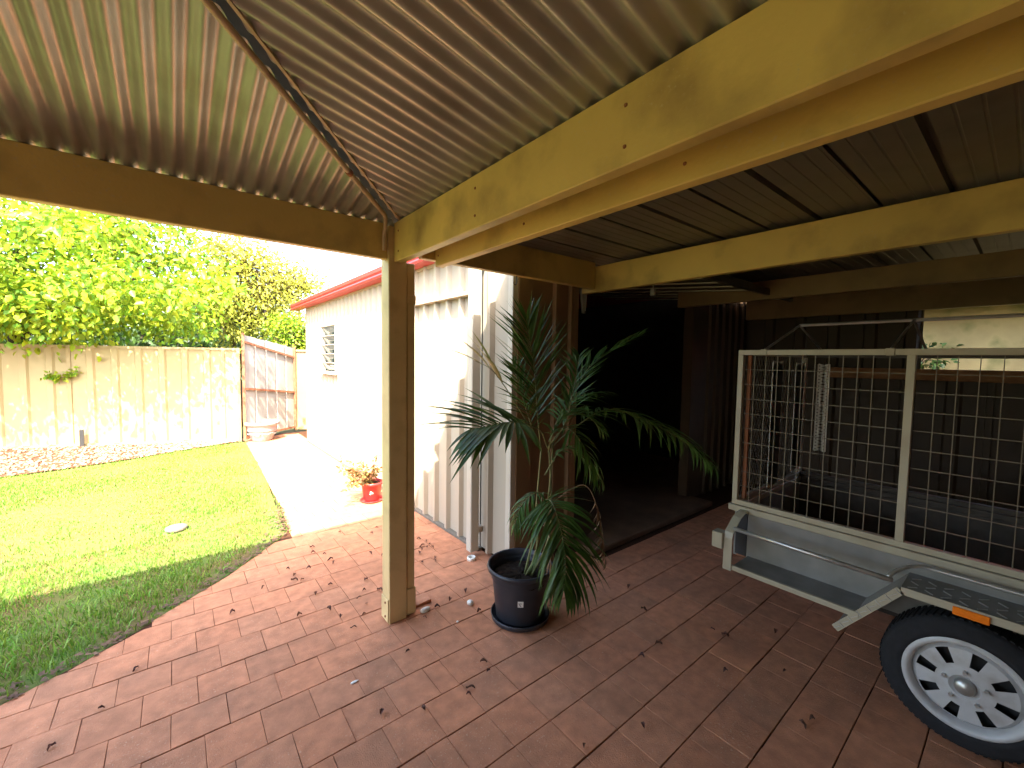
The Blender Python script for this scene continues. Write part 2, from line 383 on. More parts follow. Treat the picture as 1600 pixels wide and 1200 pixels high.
for k in range(-19, 37):
    ylo = Y0 + k*PH + GAP*.7; yhi = Y0 + (k+1)*PH - GAP*.7
    if yhi > 10.35: continue
    xs = 0.49 if k % 2 else 0.49 + PW/2
    xs += prng.uniform(-.008, .008)
    # start left of everything, joints through xs
    x = xs - PW*40
    halves = set()
    if k < 7 and k % 2 == 0: halves.add(round((prng.uniform(.72, .98) - x)/PW))
    if k < 7 and prng.random() < .35: halves.add(round((prng.uniform(1.25, 1.9) - x)/PW))
    j = 0
    xmax = 6.3 if yhi < 2.28 else (2.79 if yhi < 2.60 else (2.12))
    if k > 7: xmax = 2.12
    while x < xmax - .01:
        w = PW*.5 if j in halves else PW; j += 1
        xa, xb = x + GAP*.33, min(x+w-GAP*.33, xmax); x += w
        if xb < edge_x(ylo) - .3 and xb < edge_x(yhi) - .3: continue
        if xb - xa < .02: continue
        poly = [(xa+prng.uniform(-.001,.001), ylo+prng.uniform(-.001,.001)), (xb+prng.uniform(-.001,.001), ylo+prng.uniform(-.001,.001)), (xb+prng.uniform(-.001,.001), yhi+prng.uniform(-.001,.001)), (xa+prng.uniform(-.001,.001), yhi+prng.uniform(-.001,.001))]
        cut = False
        for e0, e1 in zip(EDGE, EDGE[1:]):
            if e1[1] < ylo or e0[1] > yhi: continue
            q = clip_poly(poly, e0, e1)
            if len(q) != len(poly) or q != poly: cut = True
            poly = q
            if len(poly) < 3: break
        if len(poly) < 3: continue
        area = abs(sum(poly[i][0]*poly[(i+1) % len(poly)][1]-poly[(i+1) % len(poly)][0]*poly[i][1] for i in range(len(poly))))/2
        if area < .0025: continue
        cx = sum(p[0] for p in poly)/len(poly); cy = sum(p[1] for p in poly)/len(poly)
        # the post and the black cap by it stand in gaps of the paving
        d = Vector((cx, cy, -CAM_Z)); z = d.dot(fw); inview = False; score = 0
        if z > .3:
            px = 800 + 655.26*d.dot(rr)/z; py = 600 - 655.26*d.dot(uu)/z
            inview = -60 < px < 1660 and 500 < py < 1290
            score = area * abs(d.normalized().z) / d.length_squared
        pav.append((score if inview else score*1e-3, poly, cut, prng.gauss(0, .0011)))
pav.sort(key=lambda t: -t[0])
for sc_, poly, cut, dz in pav[:298]:
    cx = sum(p[0] for p in poly)/len(poly); cy = sum(p[1] for p in poly)/len(poly)
    V, F = paver_geo([(p[0]-cx, p[1]-cy) for p in poly], 0.0)
    bb = MB(); bb.add(V, F); o = bb.build('paver', M['paver'], paving)
    o.location = (cx, cy, dz); o.rotation_euler = (prng.gauss(0, .003), prng.gauss(0, .003), 0)
bb = MB()
for sc_, poly, cut, dz in pav[298:]:
    V, F = paver_geo(poly, dz); bb.add(V, F)
o = bb.build('far_pavers', M['paver_far'], paving); o['kind'] = 'stuff'
# one tipped paver beside the post
bb = MB(); V, F = paver_geo([(-.075,-.05),(.075,-.05),(.075,.05),(-.075,.05)], 0.0, base=-.03); bb.add(V, F)
o = bb.build('paver', M['paver'], paving); o.location = (1.285, 2.60, .022); o.rotation_euler = (R(3), R(-2), R(2)); o['label'] = 'cut paver standing slightly proud beside the post'

# lawn sheet and grass blades
BED = [(-8.0, 6.5), (-4.5, 7.9), (-1.89, 8.72), (-1.29, 8.85), (-0.61, 9.09), (0.22, 9.50), (0.95, 9.80)]
def bed_y(x):
    for (x0, y0), (x1, y1) in zip(BED, BED[1:]):
        if x0 <= x <= x1: return y0 + (y1-y0)*(x-x0)/(x1-x0)
    return BED[-1][1] if x > BED[-1][0] else BED[0][1]
def in_lawn(x, y): return x < edge_x(y) + .012 and y < bed_y(x) and y > .6
b = MB(); gx = np.linspace(-8, 1.1, 60)
N = 46
rows = []
for i in range(N+1):
    t = i/N; row = []
    for x in gx:
        lo = -2.0
        # lower limit of lawn at x: the edge curve
        for (x0, y0), (x1, y1) in zip(EDGE, EDGE[1:]):
            if x0 <= x <= x1: lo = y0 + (y1-y0)*(x-x0)/(x1-x0); break
        hi = max(bed_y(x), lo); row.append((x, lo+(hi-lo)*t, -0.012 + .012*math.sin(x*2.1)*math.sin(1.7*(lo+(hi-lo)*t))*min(1, 4*t*(1-t))))
    rows.append(row)
nx = len(gx); b.v = [p for r_ in rows for p in r_]
for i in range(N):
    for k in range(nx-1): b.f.append((i*nx+k, i*nx+k+1, (i+1)*nx+k+1, (i+1)*nx+k))
lawn = tag(b.build('lawn', M['soil'], smooth=True), kind='structure')

def noise2(x, y, s, seed=0):
    return (np.sin(x*s*1.0+seed)+np.sin(y*s*1.3+seed*2.1)+np.sin((x+y)*s*.7+seed*.7)+np.sin((x-y)*s*1.9+seed*1.3))/4
def grass(n, xr, yr, hmin, hmax, wid):
    x = RNG.uniform(*xr, n); y = RNG.uniform(*yr, n)
    keep = np.array([in_lawn(a, c) for a, c in zip(x, y)])
    ex = np.array([edge_x(c) for c in y])
    dens = 0.62 + 0.5*noise2(x, y, 3.1, 1) + .25*noise2(x, y, 9, 3)
    edge_d = np.clip((ex-x)/.25, .35, 1)
    keep &= RNG.uniform(0, 1, n) < np.clip(dens, .2, 1)*edge_d
    x, y = x[keep], y[keep]; n = len(x)
    h = RNG.uniform(hmin, hmax, n)*(0.7+.5*np.clip(.5+noise2(x, y, 2.3, 5), 0, 1)); w = RNG.uniform(.6, 1.3, n)*wid
    a = RNG.uniform(0, 2*np.pi, n); lean = RNG.uniform(.2, 1.3, n); la = RNG.uniform(0, 2*np.pi, n)
    V = np.zeros((n, 5, 3)); dx, dy = np.cos(a)*w/2, np.sin(a)*w/2
    base = np.stack([x, y, np.full(n, -.012)], 1)
    V[:, 0] = base - np.stack([dx, dy, 0*dx], 1); V[:, 1] = base + np.stack([dx, dy, 0*dx], 1)
    mid = base + np.stack([np.cos(la)*lean*h*.25, np.sin(la)*lean*h*.25, h*.6], 1)
    V[:, 3] = mid - np.stack([dx, dy, 0*dx], 1)*.8; V[:, 2] = mid + np.stack([dx, dy, 0*dx], 1)*.8
    V[:, 4] = base + np.stack([np.cos(la)*lean*h*.8, np.sin(la)*lean*h*.8, h*(1.0-.3*lean*.5)], 1)
    return V
G1 = grass(60000, (-2.6, 1.0), (1.8, 5.0), .02, .05, .006)
G2 = grass(100000, (-4.0, 1.1), (4.9, 9.9), .018, .04, .0075)
G3 = grass(9000, (-1.6, .9), (2.4, 4.4), .05, .085, .009)[::2]
GV = np.concatenate([G1, G2, G3])
quad = np.stack([GV[:, 0], GV[:, 1], GV[:, 2], GV[:, 3]], 1); tri = np.stack([GV[:, 3], GV[:, 2], GV[:, 4], GV[:, 4]], 1)
n = len(GV); me_V = GV
o = np_mesh2('grass', GV, [(0, 1, 2, 3), (3, 2, 4, 4)], M['grass']) if False else None
me = bpy.data.meshes.new('grass'); me.vertices.add(n*5); me.vertices.foreach_set('co', GV.reshape(-1).astype(np.float32))
ar = np.arange(n, dtype=np.int32)[:, None]*5
li = np.concatenate([ar+np.array([[0,1,2,3]]), ar+np.array([[3,2,4]])], 1).astype(np.int32)
me.loops.add(n*7); me.loops.foreach_set('vertex_index', li.reshape(-1))
me.polygons.add(2*n)
ls = np.stack([np.arange(n)*7, np.arange(n)*7+4], 1).reshape(-1).astype(np.int32)
me.polygons.foreach_set('loop_start', ls); me.polygons.foreach_set('loop_total', np.tile([4, 3], n).astype(np.int32))
me.update(calc_edges=True)
tag(link('grass', me, M['grass']), 'short patchy green lawn grass between the paving and the fence', 'grass', kind='stuff')

n = 700
yy = RNG.uniform(1.9, 5.2, n); xx = np.array([edge_x(c) for c in yy]) - np.abs(RNG.normal(0, .09, n)) + .01
aa = RNG.uniform(0, 6.28, n); ss = RNG.uniform(.006, .020, n); qd = np.array([(-1,-.5,0),(1,-.4,.15),(1,.5,0),(-1,.4,.2)])
V = qd[None]*ss[:, None, None]; ca, sa = np.cos(aa)[:, None], np.sin(aa)[:, None]
V = np.stack([V[..., 0]*ca-V[..., 1]*sa, V[..., 0]*sa+V[..., 1]*ca, V[..., 2]*RNG.uniform(.2, 3, n)[:, None]], -1) + np.stack([xx, yy, RNG.uniform(.002, .02, n)], 1)[:, None]
tag(np_mesh2('litter', V, [(0,1,2,3)], M['litter']), 'fine brown leaf litter along the lawn edge beside the paving', 'leaf litter', kind='stuff')
# garden bed: bark sheet and stones
FA, FB = Vector((-8.0, 13.40, 0)), Vector((0.986, 9.793, 0))          # fence line
fdir = (FB-FA).normalized(); fn = Vector((fdir.y, -fdir.x, 0))
def fence_y(x): return FA.y + (FB.y-FA.y)*(x-FA.x)/(FB.x-FA.x)
b = MB()
for x0, x1 in zip(np.linspace(-8, 1.0, 30), np.linspace(-8, 1.0, 30)[1:]):
    b.add([(x0, bed_y(x0), .004), (x1, bed_y(x1), .004), (x1, fence_y(x1)+.1, .03), (x0, fence_y(x0)+.1, .03)], [(0,1,2,3)])
tag(b.build('garden_bed', M['bark']), kind='structure')
n = 5200
x = RNG.uniform(-4.5, 1.0, n); t = RNG.uniform(0, 1, n)
by = np.array([bed_y(a) for a in x]); fy = np.array([fence_y(a) for a in x]); y = by + (fy-by)*t
s = RNG.uniform(.012, .034, n); oct_ = np.array([(1,0,0),(0,1,0),(-1,0,0),(0,-1,0),(0,0,1),(0,0,-1)], float)
V = oct_[None]*np.stack([s*RNG.uniform(.7,1.5,n), s*RNG.uniform(.7,1.3,n), s*.5], 1)[:, None, :]
ang = RNG.uniform(0, 6.28, n); ca, sa = np.cos(ang)[:, None], np.sin(ang)[:, None]
V = np.stack([V[..., 0]*ca - V[..., 1]*sa, V[..., 0]*sa + V[..., 1]*ca, V[..., 2] + RNG.uniform(-.1, .1, (n, 6))*s[:, None]], -1)
V += np.stack([x, y, .004+.026*t + s*.25], 1)[:, None, :]
tag(np_mesh2('gravel', V, [(0,1,4),(1,2,4),(2,3,4),(3,0,4),(1,0,5),(2,1,5),(3,2,5),(0,3,5)], M['gravel']), 'pale pebbles and bark chips along the foot of the beige fence', 'gravel', kind='stuff')

# ------------------------------------------------------------------ pergola: post, beams, corrugated hip roof
POST = (1.028, 2.495)
beamZ0, beamZ1 = 2.300, 2.512
t = thing('pergola_post', 'cream square steel post with box downpipe at the patio corner', 'post', (1.10, 2.54, 0))
b = MB().cbox((1.030, 2.485, .0), (1.148, 2.60, 2.50), .004); b.build('post_shaft', M['post'], t)
b = MB().cbox((1.1515, 2.492, .19), (1.208, 2.60, 2.298), .006); b.build('downpipe', M['post'], t)
b = MB().cbox((1.1500, 2.488, .012), (1.216, 2.606, .19), .006); b.build('downpipe_shoe', M['post'], t)
b = MB().cbox((1.1495, 2.489, 2.04), (1.213, 2.604, 2.10), .004); b.build('downpipe_collar', M['post'], t)
b = MB().cbox((1.022, 2.490, .01), (1.029, 2.596, .16), .002); pl = b.build('base_plate', M['post'], t)
for z in (.04, .13):
    b = MB().lathe([(0, -.006), (.006, -.006), (.008, 0)], (1.022, 2.53, z), 8, 'X'); b.build('bolt', M['rust'], pl)

left_beam = tag(MB().cbox((-4.6, 2.50, beamZ0), (1.029, 2.552, beamZ1), .004).build('left_beam' if False else 'pergola_beam', M['beam']),
    'cream beam running left from the corner post above the lawn', 'beam', 'cream roof beams')
tag(MB().cbox((1.064, -3.45, beamZ0-.015), (1.118, 2.484, beamZ1+.008), .004).build('pergola_beam', M['beam']),
    'wide yellowish beam running from the corner post overhead towards the upper right', 'beam', 'cream roof beams')
tag(MB().cbox((1.300, -3.45, beamZ0-.022), (1.352, 2.40, beamZ1), .004).build('pergola_beam', M['beam']),
    'narrower beam right behind the wide overhead beam, edge of the carport', 'beam', 'cream roof beams')
tag(MB().cbox((1.2095, 2.405, beamZ0+.02), (2.845, 2.455, 2.566), .004).build('pergola_beam', M['beam']),
    'dark brown shaded beam from the post across to the garage front', 'beam', 'cream roof beams')
tag(MB().cbox((2.850, -3.45, beamZ0-.006), (2.905, 2.56, 2.512), .004).build('carport_beam', M['beam']),
    'yellow beam lit along the middle of the carport above the trailer', 'beam', 'cream roof beams')
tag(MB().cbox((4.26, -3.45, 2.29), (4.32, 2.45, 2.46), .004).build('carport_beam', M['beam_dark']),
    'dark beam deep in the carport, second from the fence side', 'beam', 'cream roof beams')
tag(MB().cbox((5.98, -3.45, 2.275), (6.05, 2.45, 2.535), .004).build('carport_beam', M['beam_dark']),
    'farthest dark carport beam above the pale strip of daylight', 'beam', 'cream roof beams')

PITCH = math.tan(R(11.5)); EY, EX = 2.60, 1.20; RZ = 2.494; SPAN = 5.8; HALF = SPAN/2
roof = thing('pergola_roof', 'corrugated zinc hip roof seen from below over the patio', 'roof', (EX-HALF, EY-HALF, 2.9))
AMP, PER = 0.0110, 0.0762
def roof_plane(corner, e, inw, sheets=8):
    sw = PER*10; per_sheet = sw
    s0 = 0.0; i = 0
    while s0 < SPAN - .01:
        s1 = min(s0 + sw + .02, SPAN)
        m = max(3, int((s1-s0)/PER*12)); bb = MB(); cnt = 0
        lift = .0012*(i % 2)
        for k in range(m+1):
            s_ = s0 + (s1-s0)*k/m
            tmax = min(s_, SPAN-s_) - .03
            tmax = max(tmax, .004)
            wv = AMP*math.cos(2*math.pi*s_/PER) + lift
            for tt in (0, .5, 1):
                tq = tmax*tt
                p = Vector(corner) + Vector(e)*s_ + Vector(inw)*tq
                bb.v.append((p.x, p.y, RZ + AMP + tq*PITCH + wv))
        for k in range(m):
            for q in range(2): bb.f.append((k*3+q, (k+1)*3+q, (k+1)*3+q+1, k*3+q+1))
        bb.build('roof_sheet', M['roof'], roof, smooth=True)
        s0 += sw; i += 1
C0 = (EX, EY, 0)
roof_plane(C0, (-1,0,0), (0,-1,0))
roof_plane(C0, (0,-1,0), (-1,0,0))
roof_plane((EX-SPAN, EY-SPAN, 0), (1,0,0), (0,1,0))
roof_plane((EX-SPAN, EY-SPAN, 0), (0,1,0), (1,0,0))
apex = Vector((EX-HALF, EY-HALF, RZ+AMP+HALF*PITCH))
for cx, cy in ((EX, EY), (EX-SPAN, EY), (EX, EY-SPAN), (EX-SPAN, EY-SPAN)):
    c = Vector((cx, cy, RZ+AMP)); d = (apex-c).normalized(); sd = d.cross(Vector((0,0,1))).normalized()
    bb = MB(); w = .10; up = Vector((0,0,.024))
    V = []
    for p in (c, apex): V += [p+up-sd*w+Vector((0,0,-.012)), p+up+Vector((0,0,.03)), p+up+sd*w+Vector((0,0,-.012))]
    bb.add(V, [(0,1,4,3),(1,2,5,4)]); bb.build('hip_cap', M['dark_flash'], roof)
    # light-gauge hip batten seen as a pale line under the joint
    bb = MB().bar(c - sd*.040 + d*.1 + Vector((0,0,-.014)), apex - sd*.040 + Vector((0,0,-.014)), .012, .010)
    bb.build('hip_batten', M['conduit'], roof)
# conduit along the hip
c = Vector((EX, EY, RZ+AMP)); d = (apex-c).normalized(); sd = d.cross(Vector((0,0,1))).normalized()
p1 = c + d*.36 + sd*.014 + Vector((0,0,-.030)); p2 = apex + sd*.014 + Vector((0,0,-.03))
cd = thing('cable_conduit', 'thin beige conduit following the roof hip and bending down at the post', 'conduit', (1.0, 2.48, 2.36))
path = [Vector((1.002, 2.482, 2.345)), Vector((1.002, 2.482, 2.43))] + bezier([(1.002, 2.480, 2.445), (1.000, 2.46, 2.475), (p1.x+.03, p1.y+.03, p1.z-.012), p1], 5)[1:] + [p1.lerp(p2, k/6) for k in range(1, 7)]
MB().tube(path, .0125, 10).build('pipe', M['conduit'], cd, smooth=True)
for f_ in (.1, .42, .8):
    q = p1.lerp(p2, f_); MB().tube([q-d*.012, q+d*.012], .0165, 10).build('saddle', M['rust'], cd)

b = MB().cbox((1.121, -3.3, 2.455), (1.297, 2.40, 2.475), .003).box((1.121, -3.3, 2.475), (1.126, 2.40, 2.56)).box((1.290, -3.3, 2.475), (1.297, 2.40, 2.56))
b.build('box_gutter', M['beam'], roof)
# unseen house added behind and left of the camera to shape the carport shade
hs = thing('house', 'added unseen house with cream rear wall and brick wing that darken the carport', 'house', (2.5, -3.6, 0))
MB().box((-4.5, -3.9, 0), (9.0, -3.62, 2.75)).build('wall', M['house'], hs)  # added back wall, blocks light and bounces some onto the left beam
MB().box((-4.5, -3.62, 0), (-1.9, 0.30, 2.45)).build('wall', M['brick'], hs)  # added wing, cuts light from the left
MB().box((-4.6, -4.3, 2.75), (9.1, -3.45, 2.82)).build('eave', M['beam'], hs)
for o_ in [q for q in COL.objects if q.name.startswith('pergola_beam')][1:3]:
    x_ = 1.064 if o_.bound_box[0][0] < 1.2 else 1.300
    for yv in (2.42, 1.6, .8, .05):
        for zv in (2.34, 2.46):
            MB().lathe([(0, -.0035), (.005, -.0035), (.0065, 0)], (x_, yv - (.06 if x_ > 1.2 else 0), zv), 8, 'X').build('screw', M['rust'], o_)
# ------------------------------------------------------------------ carport roof decking (ribs along X)
cr = thing('carport_roof', 'dark ribbed steel roof decking over the carport', 'roof', (3.8, -1.0, 2.56))
yb = 2.46; i = 0
RIB = .2715
prof = [(0, 0), (.006, .034), (.026, .034), (.032, 0), (.085, 0), (.088, .002), (.094, .002), (.097, 0), (.150, 0), (.153, .002), (.159, .002), (.162, 0), (.215, 0), (.218, .002), (.224, .002), (.227, 0), (RIB, 0)]
y = 1.128 + RIB*6 - .016
while y > -3.3:
    bb = MB()
    for r_ in range(2):
        for (w, h_) in prof[(1 if r_ else 0):]:
            yy = y - r_*RIB - w
            if yy > 2.575: yy = 2.575
            for xx in (1.30, 6.78): bb.v.append((xx, yy - (.014 if (r_ == 1 and w == RIB) else 0), 2.535 + h_ + .001*(i % 2) + (xx-1.3)*.004))
    m = len(bb.v)//2
    for k in range(m-1): bb.f.append((2*k, 2*k+1, 2*k+3, 2*k+2))
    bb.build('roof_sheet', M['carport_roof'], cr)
    y -= 2*RIB; i += 1

# ------------------------------------------------------------------ garage / shed
gar = thing('garage_shed', 'pale ribbed steel garage with red gutter beside the patio', 'shed', (2.1, 6.0, 0))
WX = 2.09
def ribbed_wall(x, y0, y1, z0, z1, name, m, parent, pitch=.19, depth=.03, sheet=.76, sign=-1):
    yy = y1; k = 0
    while yy > y0 + .01:
        ye = max(yy - sheet, y0); bb = MB(); pts = []
        q = yy; pts.append((yy, 0))
        rib = yy - pitch*.5
        while rib - .03 > ye:
            pts += [(rib+.03, 0), (rib+.016, depth), (rib-.016, depth), (rib-.03, 0)]
            rib -= pitch
        pts.append((ye, 0))
        for (a, h_) in pts:
            for z in (z0, z1): bb.v.append((x + sign*h_ + .0006*(k % 2), a, z))
        for i_ in range(len(pts)-1): bb.f.append((2*i_, 2*i_+1, 2*i_+3, 2*i_+2))
        bb.build(name, m, parent)
        yy = ye; k += 1
# window opening y 7.12..7.90, z 1.45..2.22 : walls around it
WY0, WY1, WZ0, WZ1 = 7.13, 7.90, 1.46, 2.22
ribbed_wall(WX, WY1, 9.07, .03, 2.66, 'wall_sheet', M['wall'], gar)
ribbed_wall(WX, WY0, WY1, .03, WZ0, 'wall_sheet', M['wall'], gar, sheet=.9)
ribbed_wall(WX, WY0, WY1, WZ1, 2.66, 'wall_sheet', M['wall'], gar, sheet=.9)
ribbed_wall(WX, 4.85, WY0, .03, 2.66, 'wall_sheet', M['wall'], gar)
ribbed_wall(WX, 3.02, 4.85, .03, 2.66, 'wall_sheet', M['wall'], gar, pitch=.235, sheet=.94, depth=.042)
ribbed_wall(WX+.012, 2.60, 3.02, .03, 2.66, 'wall_sheet', M['wall'], gar, pitch=.30, depth=.045)
MB().cbox((WX-.002, 2.592, .02), (WX+.06, 2.655, 2.64)).build('corner_flashing', M['trim_white'], gar)
MB().cbox((WX-.034, 9.02, .02), (WX+.03, 9.10, 2.64)).build('corner_flashing', M['wall'], gar)
# horizontal Z flashing with the lower sheets proud
MB().add([(WX-.075, 3.02, 2.262), (WX-.075, 4.85, 2.262), (WX-.075, 4.85, 2.300), (WX-.075, 3.02, 2.300)], [(0,1,2,3)])
MB().cbox((WX-.078, 3.03, 2.262), (WX-.001, 4.88, 2.292), .004).build('ledge_flashing', M['trim_white'], gar)
MB().cbox((1.93, 2.92, .05), (2.015, 2.995, 2.68), .006).build('pilaster', M['trim_white'], gar)
MB().cbox((2.016, 2.93, .20), (2.07, 2.985, .25)).build('pilaster_bracket', M['trim_white'], gar)
MB().cbox((WX-.04, 3.0, .0), (WX+.02, 9.08, .028), .003).build('bottom_channel', M['stone_lid'], gar)
# red gutter and barge
b = MB(); gp = [(-.02, 0), (-.165, .0), (-.172, .022), (-.160, .045), (-.172, .07), (-.172, .118), (-.160, .125), (-.150, .118), (-.150, .012), (-.02, .012)]
gz = 2.655
V = [(WX+px_, 2.86, gz+pz_) for px_, pz_ in gp] + [(WX+px_, 9.74, gz+pz_) for px_, pz_ in gp]
m = len(gp); b.add(V, [tuple(range(m)), tuple(reversed(range(m, 2*m)))] + [(k, (k+1) % m, m+(k+1) % m, m+k) for k in range(m)])
b.build('gutter', M['red'], gar)
b = MB(); b.add([(WX-.10, 2.52, gz+.10), (4.4, 2.52, gz+.75), (4.4, 9.7, gz+.75), (WX-.10, 9.7, gz+.10)], [(0,1,2,3)]); b.add([(6.7, 2.52, gz+.10), (4.4, 2.52, gz+.75), (4.4, 9.7, gz+.75), (6.7, 9.7, gz+.10)], [(3,2,1,0)])
b.build('roof', M['red'], gar)
MB().box((WX-.025, 2.9, gz-.03), (WX+.03, 9.08, gz+.02)).build('eave_trim', M['wall'], gar)
MB().box((WX+.031, 2.64, 2.55), (WX+.074, 9.0, 2.785)).build('leak_filler', M['inside'], gar)  # filler box added to stop sun leaking in under the roof
# front wall facing the carport
def front_sheet(x0, x1, z0, z1, y, m):
    bb = MB(); pts = [(x0, 0)]; rib = x0 + .42
    while rib + .03 < x1:
        pts += [(rib-.03, 0), (rib-.016, .03), (rib+.016, .03), (rib+.03, 0)]; rib += .19
    pts.append((x1, 0))
    for a, h_ in pts:
        for z in (z0, z1): bb.v.append((a, y-h_, z))
    for i_ in range(len(pts)-1): bb.f.append((2*i_, 2*i_+1, 2*i_+3, 2*i_+2))
    return bb.build('wall_sheet', m, gar)
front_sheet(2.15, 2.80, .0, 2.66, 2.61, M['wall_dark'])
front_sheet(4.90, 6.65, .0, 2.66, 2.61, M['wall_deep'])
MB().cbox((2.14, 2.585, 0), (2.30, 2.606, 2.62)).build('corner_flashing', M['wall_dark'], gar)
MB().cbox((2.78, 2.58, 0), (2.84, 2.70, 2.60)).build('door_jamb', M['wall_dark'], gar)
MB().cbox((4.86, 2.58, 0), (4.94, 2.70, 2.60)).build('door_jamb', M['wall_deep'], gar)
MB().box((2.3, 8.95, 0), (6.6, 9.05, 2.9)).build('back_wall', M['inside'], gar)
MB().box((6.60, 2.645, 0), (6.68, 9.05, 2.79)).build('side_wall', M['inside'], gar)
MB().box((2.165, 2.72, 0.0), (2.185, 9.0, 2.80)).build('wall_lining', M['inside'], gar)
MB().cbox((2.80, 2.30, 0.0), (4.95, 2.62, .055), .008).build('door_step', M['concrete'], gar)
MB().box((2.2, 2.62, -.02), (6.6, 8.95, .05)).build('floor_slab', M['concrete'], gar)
for y in (2.62, 8.98):
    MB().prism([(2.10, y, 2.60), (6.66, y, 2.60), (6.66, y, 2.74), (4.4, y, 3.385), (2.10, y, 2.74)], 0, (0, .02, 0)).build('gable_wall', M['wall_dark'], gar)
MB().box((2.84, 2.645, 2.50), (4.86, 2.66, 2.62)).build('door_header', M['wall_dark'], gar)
# louvre window
win = MB()
for a, bq in (((WX-.05, WY0-.04, WZ0), (WX+.02, WY0, WZ1)), ((WX-.05, WY1, WZ0), (WX+.02, WY1+.04, WZ1)), ((WX-.06, WY0-.05, WZ1), (WX+.02, WY1+.05, WZ1+.04))): win.cbox(a, bq)
win.build('window_frame', M['trim_white'], gar)
wf = [o for o in gar.children if o.name.startswith('window_frame')][0]
MB().cbox((WX-.085, WY0-.05, WZ0-.05), (WX+.02, WY1+.05, WZ0-.002)).build('sill', M['trim_white'], wf)
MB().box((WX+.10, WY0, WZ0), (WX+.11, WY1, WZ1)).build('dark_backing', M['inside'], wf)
for k in range(5):
    z = WZ0 + (WZ1-WZ0)*(k+.5)/5; bb = MB()
    bb.bar((WX+.0, WY0, z), (WX+.0, WY1, z), .006, .175, up=(-.55, 0, 1)); bb.build('pane', M['glass'], wf)
    MB().bar((WX-.045, WY0, z-.083), (WX-.045, WY1, z-.083), .012, .010).build('louvre_rail', M['trim_white'], wf)

# tilt door, raised
dr = thing('tilt_door', 'raised ribbed garage tilt door hanging level inside the dark opening', 'garage door', (3.9, 2.6, 2.35))
sl = .10
def dz_(y): return 2.335 + sl*(y-1.57)
b = MB(); V = []
for x0, y0 in ((2.93, 1.57), (4.85, 1.57), (4.85, 3.72), (2.93, 3.72)): V.append((x0, y0, dz_(y0)+.03))
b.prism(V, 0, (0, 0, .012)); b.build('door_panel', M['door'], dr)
for k in range(8):
    x0 = 2.95 + k*.265
    MB().bar((x0, 1.58, dz_(1.58)+.012), (x0, 3.70, dz_(3.70)+.012), .014 if k else .04, .010 if k else .03).build('rib' if k else 'stile', M['door_trim'], dr)
MB().bar((2.93, 1.56, dz_(1.56)+.02), (4.85, 1.56, dz_(1.56)+.02), .03, .06).build('bottom_rail', M['door'], dr)
arm = thing('pivot_bracket', 'pale tapered pivot arm at the top left of the garage opening', 'bracket', (2.9, 2.57, 2.2))
b = MB(); b.prism([(2.855, 2.565, 2.33), (2.925, 2.565, 2.33), (2.925, 2.565, 2.27), (2.915, 2.565, 2.13), (2.885, 2.565, 2.13), (2.860, 2.565, 2.27)], 0, (0, .025, 0)); b.build('arm_plate', M['galv'], arm)
MB().cbox((2.855, 2.555, 2.30), (2.93, 2.60, 2.345)).build('cap', M['galv'], arm)
MB().tube([(2.90, 2.56, 2.14), (2.90, 2.552, 2.14)], .008, 8).build('pivot_bolt', M['black'], arm)
# small pale pulley hanging from the door track
pl = thing('door_pulley', 'small pale catch hanging under the raised door', 'catch', (3.25, 2.1, 2.33))
MB().cbox((3.235, 2.08, 2.27), (3.265, 2.12, 2.33)).build('catch_body', M['galv'], pl)
MB().tube([(3.25, 2.10, 2.33), (3.25, 2.10, 2.40)], .006, 6).build('hanger', M['galv'], pl)

# hook under the back beam
hk = MB(); pts = [Vector((1.99, 2.43, 2.32)), Vector((1.99, 2.43, 2.27))]
for k in range(9):
    a = math.pi*k/8*1.15; pts.append(Vector((1.99 - .014 + .014*math.cos(a), 2.43, 2.268 - .016*math.sin(a))))
hk.tube(pts, .0035, 6); tag(hk.build('hook', M['black'], smooth=True), 'small dark wire hook hanging under the shaded beam', 'hook')

# ------------------------------------------------------------------ fences
def fence_panel(parent, p, q, z0, z1, m, n, depth=.03):
    d = (q-p); L_ = d.length; d.normalize(); nn = Vector((d.y, -d.x, 0))
    prof = []
    per = .36; s = 0.0
    while s < L_:
        for a, h_ in ((.0, 0), (.225, 0), (.245, depth), (.335, depth), (.36, 0)):
            if s+a <= L_: prof.append((s+a, h_))
        s += per
    if prof[-1][0] < L_ - .001: prof.append((L_, prof[-1][1]))
    # cut into sheets of two periods
    sheet = .72; k = 0; s0 = 0
    while s0 < L_ - .01:
        s1 = min(s0+sheet, L_); pr = [x_ for x_ in prof if s0-1e-6 <= x_[0] <= s1+1e-6]
        bb = MB()
        for a, h_ in pr:
            c_ = p + d*a + nn*(h_ + .0007*(k % 2))
            bb.v += [(c_.x, c_.y, z0), (c_.x, c_.y, z1)]
        for i_ in range(len(pr)-1): bb.f.append((2*i_, 2*i_+1, 2*i_+3, 2*i_+2))
        if len(pr) > 1: bb.build('fence_sheet', m, parent)
        s0 = s1; k += 1
